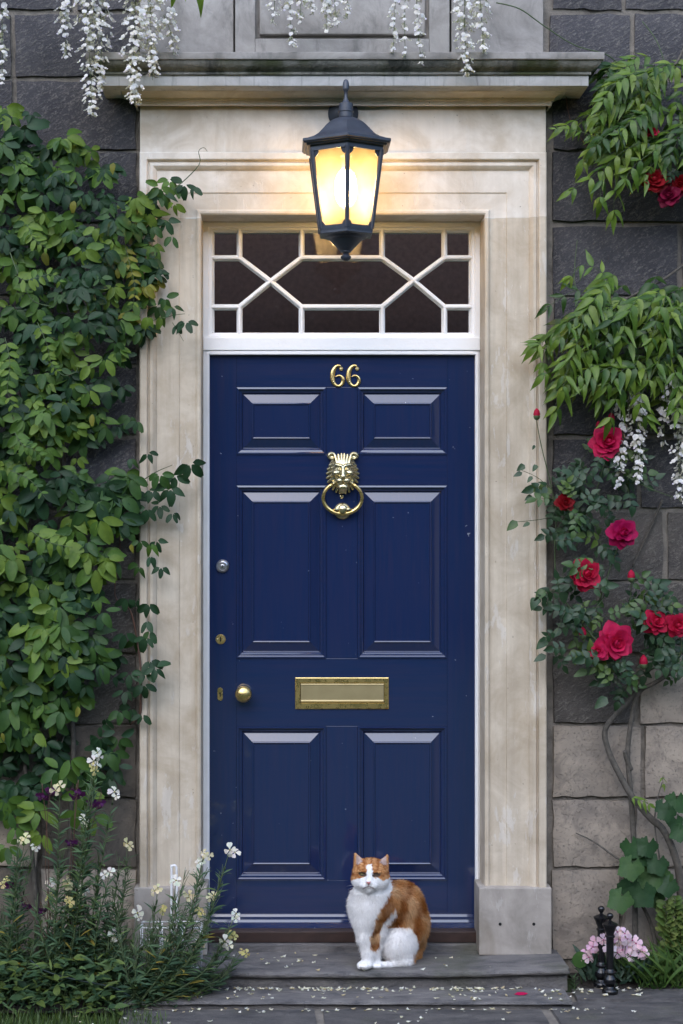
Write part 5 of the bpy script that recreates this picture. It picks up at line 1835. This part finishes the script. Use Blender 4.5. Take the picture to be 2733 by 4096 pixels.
# ------------------------------------------------------------------ broad leaved vine low on the right
vine = empty('vine', P(2600, 3960, -.06), 'broad lobed vine leaves on the wall above the iron posts', 'vine')


def lobed():
    pts = []
    n = 40
    for k in range(n):
        a = -math.pi / 2 + 2 * math.pi * k / n
        q = (k / n) * 5
        lob = abs(math.sin(math.pi * q))
        rr_ = .44 + .13 * (1 - lob) ** .8 + .025 * math.sin(k * 2.9)
        if k < 2 or k > n - 2:
            rr_ *= .35
        pts.append((math.cos(a) * rr_ * .95, .42 + math.sin(a) * rr_, -.10 * math.cos(a * 2) - .1 * rr_))
    pts = [(0, .30, .06)] + pts
    fs = [(0, 1 + k, 1 + (k + 1) % n) for k in range(n)]
    return np.array(pts, np.float32), np.array(fs, np.int32)


fo = Foliage([lobed()], [(.022, .060, .022), (.030, .080, .028), (.045, .10, .030)], 'leaf', 31)
for px, py, s in ((2520, 3380, .075), (2560, 3400, .085), (2540, 3460, .08), (2600, 3380, .07), (2590, 3470, .095), (2650, 3500, .085), (2520, 3530, .095), (2500, 3590, .08), (2570, 3560, .085), (2630, 3580, .07), (2610, 3520, .08), (2690, 3540, .07), (2680, 3250, .06), (2710, 3200, .07),
                  (2660, 3230, .05), (2700, 3290, .06), (2730, 3330, .06), (2640, 3450, .07)):
    fo.add(P(px, py - 30, -.08 - rr.random() * .09), Vector((rr.uniform(-.7, .3), -.2, -1)), Vector((rr.uniform(-.4, .3), -1, rr.uniform(.1, .7))), s * 1.15)
fo.finish(vine, 'leaf')
fo = Foliage(WL, WPAL, 'leaf', 32)
for pts, n_p, s in (([(2530, 3190, -.10), (2560, 3200, -.12), (2600, 3220, -.12)], 4, .035), ([(2650, 3110, -.08), (2655, 3140, -.08)], 2, .025)):
    pinnate(fo, vine, [P(*q) for q in pts], n_p, s, rr, 3)
fo.finish(vine, 'leaflet')
for pts, r0, r1 in (([(2304, 3332, -.02), (2380, 3370, -.035), (2450, 3420, -.04), (2500, 3450, -.05)], .002, .005), ([(2520, 3560, -.04), (2580, 3640, -.05), (2620, 3760, -.06), (2630, 3950, -.08)], .006, .008),
                    ([(2650, 3130, -.06), (2630, 3200, -.06), (2620, 3300, -.07), (2640, 3440, -.08), (2660, 3600, -.08)], .0018, .003)):
    stem(vine, [P(*q) for q in pts], r0, r1, 'bark')

# ------------------------------------------------------------------ flowers with narrow leaves, bottom left
NL = [leaf_tmpl('strap', 1, .17, .10, .20, 4), leaf_tmpl('strap', 1, .21, .16, .35, 4), leaf_tmpl('strap', 1, .14, .06, .10, 4)]
NPAL = [(.045, .092, .054), (.068, .126, .072), (.096, .160, .084), (.12, .19, .075), (.28, .23, .05)]


def flower4(parent, c, size, col, r, name='flower', face=None, n=4, heart=(.30, .28, .06)):
    f = (face or Vector((r.uniform(-.6, .6), -1, r.uniform(-.1, .9)))).normalized()
    u = f.cross(Vector((r.uniform(-.4, .4), .2, 1))).normalized()
    v = f.cross(u)
    mb = MB()
    for k in range(n):
        a = 2 * math.pi * k / n + r.uniform(-.25, .25)
        rd = u * math.cos(a) + v * math.sin(a)
        sd = f.cross(rd)
        s = size * r.uniform(.8, 1.2)
        dr = r.uniform(-.15, .35)
        dr2 = r.uniform(-.25, .25)
        q = [c]
        for (al, wd_, up_) in ((.35, .16, .10), (.65, .40, .10), (.92, .44, -dr), (1.10, .24, -dr - .06)):
            q.append(c + rd * s * al + sd * s * wd_ + f * s * (up_ + dr2 * wd_))
        q.append(c + rd * s * (1.06 + r.uniform(-.06, .06)) - f * s * dr)
        for (al, wd_, up_) in ((1.10, .24, -dr - .06), (.92, .44, -dr), (.65, .40, .10), (.35, .16, .10)):
            q.append(c + rd * s * al - sd * s * wd_ + f * s * (up_ - dr2 * wd_))
        q.append(c + rd * s * .7 + f * s * .02)
        cc_ = tuple(min(1, w * r.uniform(.92, 1.06)) for w in col)
        mb.add(q, [(i, i + 1, 10) for i in range(9)] + [(9, 0, 10)], cc_)
    k0 = len(mb.v)
    mb.lathe([(size * .05, -size * .5), (size * .16, -size * .1), (size * .14, size * .12), (.0005, size * .2)], (0, 0, 0), 'z', 6)
    m3 = Matrix(((u.x, v.x, f.x), (u.y, v.y, f.y), (u.z, v.z, f.z)))
    for i in range(k0, len(mb.v)):
        mb.v[i] = tuple(c + m3 @ Vector(mb.v[i]))
    mb.c += [heart] * (len(mb.v) - k0)
    return mb.build(name, 'petal', parent, smooth=True)


WHITE, CREAM, LEMON = (.78, .77, .76), (.72, .66, .46), (.62, .56, .26)
rf = random.Random(64)
FLOW = {
    'A': ((40, 4050, -.34), 'cream wallflower clump at the far left edge of the flower bed', [(103, 3352, CREAM), (140, 3380, WHITE), (25, 3520, LEMON), (75, 3345, None), (95, 3440, None), (60, 3430, None), (-40, 3600, None), (20, 3650, None), (150, 3700, None), (-100, 3560, WHITE)], .9),
    'B': ((250, 4045, -.36), 'tall white wallflower rising highest in front of the climber', [(390, 3010, WHITE), (375, 3045, WHITE), (372, 3065, LEMON), (240, 3145, CREAM), (335, 3275, WHITE), (458, 3168, WHITE), (200, 3533, WHITE), (283, 3505, CREAM), (272, 3535, CREAM), (272, 3598, LEMON), (205, 3580, LEMON), (360, 3150, None), (250, 3400, None), (180, 3760, None), (330, 3420, None), (140, 3600, None), (300, 3650, None), (220, 3700, None)], 1.1),
    'C': ((410, 4030, -.36), 'cream and white wallflower midway between the tall stems and the step', [(440, 3490, WHITE), (510, 3375, CREAM), (328, 3560, WHITE), (320, 3585, CREAM), (458, 3740, WHITE), (462, 3755, WHITE), (480, 3430, None), (400, 3400, None), (430, 3600, None), (350, 3700, None), (380, 3500, None), (450, 3560, None), (520, 3480, None), (500, 3640, None), (300, 3800, None)], 1.0),
    'D': ((530, 3985, -.40), 'white wallflower sprawling over the left end of the doorstep', [(550, 3652, WHITE), (705, 3522, WHITE), (632, 3552, CREAM), (817, 3415, CREAM), (815, 3435, WHITE), (920, 3400, WHITE), (855, 3582, CREAM), (757, 3580, CREAM), (655, 3635, LEMON), (945, 3655, WHITE), (923, 3735, LEMON), (900, 3765, WHITE), (970, 3805, LEMON), (680, 3768, CREAM), (790, 3778, CREAM), (796, 3642, LEMON), (745, 3480, None), (830, 3470, None), (890, 3500, None), (720, 3600, None), (780, 3690, None), (620, 3650, None), (940, 3780, None), (860, 3830, None),
                                                                                                  (760, 3820, None), (680, 3860, None), (950, 3850, None), (650, 3700, None), (600, 3780, None), (560, 3800, None), (700, 3700, None), (840, 3700, None), (620, 3880, None), (900, 3880, None), (590, 3700, None), (740, 3760, None)], 1.0)}
for key, ((bx, by, bd), lab, fl, dens) in FLOW.items():
    w_ = empty('wallflower', P(bx, by, bd), lab, 'flower', 'wallflowers in the left bed')
    fo = Foliage(NL, NPAL, 'leaf', ord(key))
    base = P(bx, by, bd)
    base.z = .004
    extra = []
    for k in range(16 if key != 'D' else 12):
        extra.append((bx + rf.uniform(-190, 190) + (130 if key == 'D' else 0), by - rf.uniform(120, 420 if key != 'D' else 260), None))
    for fx, fy, col in list(fl) + extra:
        dep = bd + rf.uniform(-.03, .16) if key != 'D' else -.30 + rf.uniform(-.10, .06)
        dep = min(dep, -.10 if fx < 540 else -.12)
        tip = P(fx, fy, dep)
        b0 = base + Vector((rf.uniform(-.06, .06), rf.uniform(-.03, .03), 0))
        mid = b0.lerp(tip, .5) + Vector(((b0.x - tip.x) * -.16 if key == 'D' else rf.uniform(-.02, .02), -.02, .02 - (.05 if key == 'D' else 0)))
        c = catmull([b0, mid, tip], 10)
        n = len(c)
        MB().tube(c, [.0028 - .0018 * i / n for i in range(n)], 5).build('stem', 'green_stem', w_, smooth=True)
        ln = (tip - b0).length
        nl = int(ln * 105 * dens)
        for k in range(nl):
            f_ = .16 + .70 * (k / nl) ** .9
            i = min(n - 2, int(f_ * (n - 1)))
            d0 = (c[i + 1] - c[i]).normalized()
            a = rf.uniform(0, 2 * math.pi)
            side = Vector((math.cos(a), math.sin(a), 0))
            d = (d0 * rf.uniform(.35, 1.0) + side * .9).normalized()
            fo.add(c[i].lerp(c[i + 1], rf.random()), d, d0 + Vector((0, -.5, .3)), rf.uniform(.035, .070) * (1.1 - .45 * f_), 4 if (rf.random() < .05 and f_ < .5) else rf.choice((0, 1, 1, 2, 2, 3) if f_ > .3 else (0, 0, 1, 2)))
        # seed pods near the tip
        pods = MB()
        for k in range(8 if col is not None else 11):
            f_ = .62 + .36 * k / 11
            i = min(n - 2, int(f_ * (n - 1)))
            d0 = (c[i + 1] - c[i]).normalized()
            a = rf.uniform(0, 2 * math.pi)
            d = (d0 + Vector((math.cos(a), math.sin(a), 0)) * .42).normalized()
            L = rf.uniform(.025, .045)
            p0 = c[i]
            pods.tube([p0, p0 + d * L * .4, p0 + d * L + d0 * L * .25], [.0006, .0012, .0007], 4)
        o = pods.build('seed_pods', 'green_stem', w_, smooth=True)
        o['kind'] = 'stuff'
        if col is not None:
            flower4(w_, tip + Vector((rf.uniform(-.018, .018), -.004, rf.uniform(-.016, -.006))), rf.uniform(.012, .017), col, rf)
            flower4(w_, tip, rf.uniform(.015, .021) * (.7 if col is LEMON else 1), col, rf)
    fo.finish(w_, 'leaf', 300, xlim=(-1.4, .1))

for k, (lab, pts) in enumerate((('purple columbine nodding under the climber beside tall white wallflowers', [(205, 3168), (170, 3185), (305, 3185), (312, 3170), (400, 3220), (370, 3215)]),
                                ('dark purple columbine flowers low among the left flower bed leaves', [(285, 3370), (300, 3380), (105, 3625), (165, 3648), (250, 3855), (275, 3885), (40, 3540)]))):
    cb = empty('columbine', P(220 + 40 * k, 4040, -.3), lab, 'flower', 'purple columbines')
    base = P(220 + 40 * k, 4040, -.3)
    base.z = .004
    for px, py in pts:
        tip = P(px, py, -.24 - rf.random() * .12)
        stem(cb, [base + Vector((rf.uniform(-.05, .05), 0, 0)), base.lerp(tip, .6) + Vector((rf.uniform(-.03, .03), -.02, .02)), tip + Vector((0, 0, .03)), tip], .0016, .0009, 'red_stem')
        fl_ = flower4(cb, tip, .021, (.13, .026, .17), rf, 'flower', Vector((rf.uniform(-.5, .5), -.7, -.8)), 5, (.3, .25, .2))
        flower4(fl_, tip + Vector((0, -.004, -.006)), .014, (.20, .06, .26), rf, 'inner_petals', Vector((rf.uniform(-.3, .3), -.6, -.8)), 5, (.3, .25, .2))

# low leafy ground cover of the left bed
gc = Foliage([leaf_tmpl('ovate', 1, .5, .1, .2), NL[0], NL[1]], [(.034, .075, .034), (.052, .10, .044), (.074, .125, .044), (.10, .145, .036)], 'leaf', 41)
for k in range(2300):
    px = rf.uniform(-420, 485)
    hh = rf.random() ** 1.6
    y = rf.uniform(-.50, -.06)
    x = P(px, 4000, y).x
    z = .01 + hh * .16
    a = rf.uniform(0, 2 * math.pi)
    gc.add(Vector((x, y, z)), Vector((math.cos(a), math.sin(a) - .2, rf.uniform(-.1, .9))), Vector((0, -.6, 1)), rf.uniform(.025, .06))
cover = empty('ground_cover', (P(200, 4000, -.2).x, -.2, 0))
gc.finish(cover, 'leaf', 0, 'leaves')
tag(cover, kind='stuff')

# ------------------------------------------------------------------ right bed: pinks, grassy clump, spurge
pk = empty('pink_flowers', P(2470, 3960, -.13), 'clump of pale pink dianthus flowers behind the black iron posts', 'flower')
base = P(2480, 3960, -.12)
base.z = .01
rk = random.Random(12)
PK = [(2355, 3830), (2345, 3822), (2385, 3770), (2398, 3802), (2372, 3788), (2470, 3728), (2500, 3735), (2482, 3760), (2462, 3772), (2502, 3787), (2540, 3792), (2470, 3812), (2562, 3806), (2522, 3825), (2440, 3792), (2530, 3762), (2545, 3775), (2510, 3755), (2415, 3760), (2448, 3745), (2570, 3815), (2490, 3800)]
for px, py in PK:
    tip = P(px, py, -.16 - rk.random() * .05)
    stem(pk, [base + Vector((rk.uniform(-.06, .06), rk.uniform(-.02, .02), 0)), base.lerp(tip, .6) + Vector((0, -.02, 0)), tip], .0014, .001)
    fl_ = flower4(pk, tip, rk.uniform(.019, .024), rk.choice(((.82, .62, .78), (.84, .70, .82), (.74, .48, .68))), rk, 'flower', Vector((rk.uniform(-.4, .4), -1, rk.uniform(0, .6))), 5, (.40, .06, .20))
fo = Foliage(NL, [(.035, .070, .05), (.05, .09, .06), (.03, .06, .035)], 'leaf', 51)
for k in range(260):
    a = rk.uniform(0, 2 * math.pi)
    p = base + Vector((rk.uniform(-.13, .10), rk.uniform(-.06, .05), rk.uniform(0, .06)))
    fo.add(p, Vector((math.cos(a) * .6, math.sin(a) * .6 - .2, rk.uniform(.3, 1.2))), Vector((0, -1, .4)), rk.uniform(.04, .08))
fo.finish(pk, 'leaf', 120)

gr = empty('grassy_plant', P(2660, 3960, -.14), 'arching strap leaved clump in the right corner bed', 'plant')
fo = Foliage([leaf_tmpl('strap', 1, .075, .10, .55, 6), leaf_tmpl('strap', 1, .06, .10, .35, 6)], [(.045, .095, .022), (.065, .125, .028), (.09, .15, .035)], 'leaf', 52)
for k in range(190):
    px = rk.uniform(2560, 2860)
    y = rk.uniform(-.20, -.06)
    p = P(px, 3960, y)
    p.z = .008
    a = rk.uniform(0, 2 * math.pi)
    fo.add(p, Vector((math.cos(a) * .55, math.sin(a) * .45 - .12, 1)), Vector((-math.cos(a), -.6, .5)), rk.uniform(.10, .19))
fo.finish(gr, 'leaf', 190)
rl = empty('weed', P(2420, 3990, -.2), 'low round leaved weeds under the strap leaved clump', 'plant')
fo = Foliage([leaf_tmpl('round', 1, .85, .10, .15, 4)], [(.05, .12, .025), (.07, .15, .03), (.035, .085, .02)], 'leaf', 53)
for px, py, s in ((2580, 3960, .03), (2610, 3975, .03), (2640, 3955, .035), (2560, 3940, .028), (2660, 3930, .04), (2690, 3960, .035), (2600, 3930, .03), (2720, 3975, .03), (2640, 3985, .028), (2570, 3975, .025), (2700, 3900, .04)):
    y = -.235 + (3985 - py) * .001
    p = P(px, py, y)
    p.z = max(p.z, .012)
    fo.add(p, Vector((rk.uniform(-.5, .5), -.6, .6)), Vector((rk.uniform(-.3, .3), -.6, 1)), s)
fo.finish(rl, 'leaf')
bl = empty('weed', P(2320, 3960, -.16), 'single round green leaf poking up behind the step end', 'plant')
fo = Foliage([leaf_tmpl('round', 1, .95, .05, .10, 5)], [(.05, .115, .03)], 'leaf', 54)
fo.add(P(2312, 3870, -.17), Vector((.25, -.2, 1)), Vector((-.1, -1, .3)), .058)
fo.finish(bl, 'leaf')
b0 = P(2330, 3950, -.15)
b0.z = .01
stem(bl, [b0, P(2312, 3872, -.17)], .0018, .0015)
tw = empty('weed', P(2298, 3975, -.27), 'tiny spiky green seedling at the right end of the lower step', 'plant')
fo = Foliage([NL[2]], [(.06, .11, .05), (.045, .09, .04)], 'leaf', 55)
c0 = P(2298, 3980, -.27)
c0.z = .006
stem(tw, [c0, P(2298, 3905, -.275)], .0015, .001)
for k in range(26):
    f_ = .25 + .75 * k / 26
    a = k * 2.4
    fo.add(c0.lerp(P(2298, 3905, -.275), f_), Vector((math.cos(a), math.sin(a), .55)), Vector((0, 0, 1)), .026)
fo.finish(tw, 'leaf')

sp = empty('spurge', P(2690, 3960, -.1), 'upright pale green spurge with crowded round bracts at the right edge', 'plant')
fo = Foliage([leaf_tmpl('round', 1, .8, .15, .15, 3)], [(.13, .18, .05), (.16, .20, .06), (.09, .15, .04)], 'leaf', 56)
for k, (px, py) in enumerate(((2662, 3610), (2700, 3590), (2735, 3625), (2780, 3600), (2680, 3700), (2720, 3720))):
    b0 = P(px + 10, 3960, -.1)
    b0.z = .005
    tp = P(px, py, -.13)
    stem(sp, [b0, b0.lerp(tp, .5) + Vector((.006, 0, 0)), tp], .003, .002)
    for j in range(54):
        f_ = .55 + .45 * j / 54
        a = j * 2.4
        d = Vector((math.cos(a), math.sin(a), .35))
        fo.add(b0.lerp(tp, f_) + d * .012 * rk.random(), d, Vector((0, -1, .6)), .026 * rk.uniform(.7, 1.2))
fo.finish(sp, 'leaf', 300, xlim=(.3, 1.12))

# ------------------------------------------------------------------ iron posts
PPROF = [(31, 0), (33, 4), (33, 14), (28, 20), (20, 24), (17, 30), (20, 36), (26, 44), (28, 54), (25, 66), (18, 74), (16, 78), (24, 84), (25, 90), (17, 96), (14.5, 102), (15.5, 180), (16, 232), (20, 234), (20, 240), (16, 243), (17, 250), (22, 262), (26, 274), (30, 280), (32, 284),
         (32, 289), (26, 292), (14, 297), (7, 302), (6, 307), (12, 313), (14.5, 321), (12, 329), (5, 334), (.5, 335)]
for px, row, lab in ((2441, 3984, 'black cast iron post with ball finial, the nearer of the pair by the step'), (2406, 3958, 'black cast iron post half hidden behind the nearer post')):
    y = -.268 if px == 2441 else -.186
    c = P(px, row, y)
    c.z = .0085 if px == 2441 else .010
    s = PX * (DIST + y) / DIST * .965
    po = empty('iron_post', c, lab, 'post', 'pair of iron posts by the doorstep')
    cut = [(0, 8), (7, 16), (15, 30), (29, 36)]
    for (i0, i1), nm in zip(cut, ('foot', 'baluster', 'shaft', 'finial')):
        pr = [(a * s, h * s) for a, h in PPROF[i0:min(i1, len(PPROF))]]
        MB().lathe(pr, c, 'z', 24).build(nm, 'black_iron', po, smooth=True, fix=True, sharp=50)
    o = MB().lathe([(30 * s, -.006), (30 * s, .0006)], c, 'z', 16).build('ground_socket', 'mortar', po)

# ------------------------------------------------------------------ white wire stand behind the flowers
ws = empty('wire_stand', P(690, 3850, -.17), 'white wire bottle carrier standing behind the sprawling wallflower', 'wire stand')


def wire(pts, r=.0032, name='wire', sm=True):
    c = catmull(pts, 5) if sm else [Vector(p) for p in pts]
    return MB().tube(c, r, 8).build(name, 'white_wire', ws, smooth=True)


y0, y1 = -.23, -.14
zt, zb2 = P(0, 3688, -.14).z, ZS + .006
xl, xr = P(570, 0, -.14).x, P(808, 0, -.14).x
for z in (zt, (zt + zb2) / 2 + .005, zb2):
    wire([(xl, y1, z), (xr, y1, z), (xr, y0, z), (xl, y0, z), (xl, y1, z)], .0032, 'hoop_wire', False)
for x in (xl, xl + (xr - xl) / 3, xl + (xr - xl) * 2 / 3, xr):
    for y in (y0, y1):
        MB().tube([(x, y, zb2), (x, y, zt)], .0026, 8).build('upright_wire', 'white_wire', ws, smooth=True)
for x in (xl + (xr - xl) / 3, xl + (xr - xl) * 2 / 3):
    MB().tube([(x, y0, zb2 + .001), (x, y1, zb2 + .001)], .0026, 8).build('cross_wire', 'white_wire', ws, smooth=True)
hx0 = P(686, 0, -.185).x
ht = P(0, 3462, -.185).z
ym = (y0 + y1) / 2
wire([(hx0, ym, zb2), (hx0, ym, ht - .03), (hx0 + .002, ym, ht - .006), (hx0 + .009, ym, ht), (hx0 + .016, ym, ht - .006), (hx0 + .018, ym, ht - .03), (hx0 + .020, ym, zt)], .0042, 'handle')

# ------------------------------------------------------------------ cable, petals, grass
o = MB().tube(catmull([P(120, 3840, -.40), P(165, 3876, -.42), P(240, 3905, -.43), P(330, 3925, -.44), P(450, 3950, -.44), P(520, 3985, -.43)], 6), .0032, 8).build('garden_cable', 'green_wire', None, smooth=True)
tag(o, 'dark green cable sagging through the left flower bed', 'cable')

pr_ = random.Random(90)
mb = MB()


def fallen(x, y, z, s, col):
    for q in range(pr_.choice((1, 2, 3))):
        a = pr_.uniform(0, 6.28)
        c = Vector((x + pr_.uniform(-.004, .004), y + pr_.uniform(-.004, .004), z))
        d, e = Vector((math.cos(a), math.sin(a), 0)) * s, Vector((-math.sin(a), math.cos(a), 0)) * s * .6
        h = pr_.uniform(.002, .009)
        mb.add([c - d + Vector((0, 0, h * .6)), c - e * .9 + Vector((0, 0, .0012)), c + d + Vector((0, 0, h)), c + e + Vector((0, 0, h * .5)), c + Vector((0, 0, .001))], [(0, 1, 4), (1, 2, 4), (2, 3, 4), (3, 0, 4)], col)


PC = [(.80, .78, .76), (.76, .70, .60), (.82, .81, .82), (.80, .79, .78), (.56, .47, .34)]
for k in range(420):
    zone = pr_.random()
    if zone < .42:                                # drift along the back of the lower slab
        x, y, z = pr_.uniform(-.70, .80), -.262 - abs(pr_.gauss(0, .016)), ZL
        if pr_.random() < .5:
            x = pr_.choice((-.35, -.1, .08, .16, .42, .5)) + pr_.gauss(0, .05)
    elif zone < .58:
        x, y, z = pr_.uniform(-.75, .80), pr_.uniform(-.41, -.29), ZL
    elif zone < .74:
        x, y, z = pr_.uniform(-.70, .78), pr_.uniform(-.265, -.01), ZS + .0005
    elif zone < .88:
        x, y, z = pr_.uniform(-.85, .95), -.432 - abs(pr_.gauss(0, .02)), .001
    elif zone < .94:
        x, y, z = pr_.uniform(-.9, 1.1), pr_.uniform(-.68, -.45), .001
    else:
        x, y, z = pr_.uniform(.80, 1.05), pr_.uniform(-.31, -.20), .010
    if z > .08 and -.05 < x < .32 and y > -.25:
        continue
    fallen(x, y, z, pr_.uniform(.005, .0105), pr_.choice(PC))
o = mb.build('fallen_petals', 'petal', None, smooth=False)
tag(o, 'scattered white petals fallen on the steps and paving', 'petals', kind='stuff')
mb = MB()
c = P(2085, 3984, -.345)
c.z = ZL + .002
mb.add([c + Vector(q) for q in ((-.024, 0, .001), (-.008, -.008, 0), (.012, -.007, .001), (.024, 0, .004), (.010, .009, .006), (-.010, .008, .006))], [(0, 1, 2, 3, 4, 5)], (.50, .006, .09))
tag(mb.build('rose_petal', 'petal', None), 'single magenta rose petal lying on the lower step', 'petal')
mb = MB()
c = P(2045, 3833, -.12)
c.z = ZS + .003
mb.add([c + Vector(q) for q in ((-.016, 0, .001), (-.004, -.009, 0), (.010, -.007, .002), (.017, 0, .003), (.008, .008, .005), (-.006, .007, .004))], [(0, 1, 2, 3, 4, 5)], (.14, .16, .03))
tag(mb.build('fallen_leaf', 'leaf', None), 'small yellow green leaf fallen on the doorstep near the right plinth', 'leaf')

t = NT('grass_blade')
at = t.n('VertexColor', layer_name='tint').outputs[0]
M['grass'] = t.done(t.n('MixShader', {0: .3, 1: t.bsdf(at, .5), 2: t.n('BsdfTranslucent', {'Color': at})}))
ng = 15000
rg = np.random.default_rng(8)
gx = np.where(rg.random(ng) < .82, rg.uniform(-2.2, P(660, 4090, -.55).x, ng), rg.uniform(.55, 2.2, ng))
gy = np.where(gx < 0, rg.uniform(-1.25, -.465, ng) + np.clip((gx + .80) * -.25, -.30, 0) * (gx > -.95), rg.uniform(-1.4, -.755, ng))
gh = rg.uniform(.018, .05, ng)
ga = rg.uniform(0, 6.28, ng)
b0 = np.stack([gx, gy, np.full(ng, -.016)], 1)
sd = np.stack([np.cos(ga), np.sin(ga), np.zeros(ng)], 1) * .0016
ben = np.stack([np.cos(ga + 1.6), np.sin(ga + 1.6), np.zeros(ng)], 1) * (gh * rg.uniform(.1, .7, ng))[:, None]
md = b0 + ben * .35 + np.array((0, 0, 1)) * gh[:, None] * .6
tp = b0 + ben + np.array((0, 0, 1)) * gh[:, None]
gv = np.stack([b0 - sd, b0 + sd, md + sd * .8, md - sd * .8, tp], 1).reshape(-1, 3)
bi = np.arange(ng)[:, None] * 5
gf = np.concatenate([bi + np.array([0, 1, 2]), bi + np.array([0, 2, 3]), bi + np.array([3, 2, 4])])
gcol = np.array((.055, .10, .022)) * rg.uniform(.6, 1.5, (ng, 1)) + np.array((.04, .03, 0)) * rg.random((ng, 1)) ** 3
o = link(bpy.data.objects.new('grass', np_mesh('grass', gv, gf, 'grass', np.repeat(gcol, 5, 0))))
tag(o, kind='stuff')

# unseen wooded backdrop, added and shaped for the glass, brass and door paint to mirror
mb = MB()
rt = random.Random(3)
nW, nH = 90, 12
vs = []
for j in range(nH + 1):
    for i in range(nW + 1):
        a = rad(185 + 170 * i / nW)
        top = 7.9 + .8 * mnoise.noise((i * .16, 2, 0)) + 1.2 * mnoise.noise((i * .6, 5, 0))
        f_ = j / nH
        rr_ = 19 + 1.6 * mnoise.noise((i * .35, j * .5, 1)) - 2.2 * math.sin(f_ * 2.6) + f_ * 3
        vs.append((math.cos(a) * rr_, math.sin(a) * rr_, -.1 + top * f_))
fs = [(j * (nW + 1) + i, j * (nW + 1) + i + 1, (j + 1) * (nW + 1) + i + 1, (j + 1) * (nW + 1) + i) for j in range(nH) for i in range(nW)]
t = NT('backdrop_tone')
p = t.pos()
M['backdrop_tone'] = t.done(t.bsdf(t.mix(t.noise(p, 2.5, 6, .7), (.07, .062, .055), (.19, .172, .155)), .95, t.bump(t.noise(p, 5, 5, .7), 1, .4)))
o = mb.add(vs, fs).build('unseen_backdrop', 'backdrop_tone', None, smooth=True)
tag(o, kind='stuff')
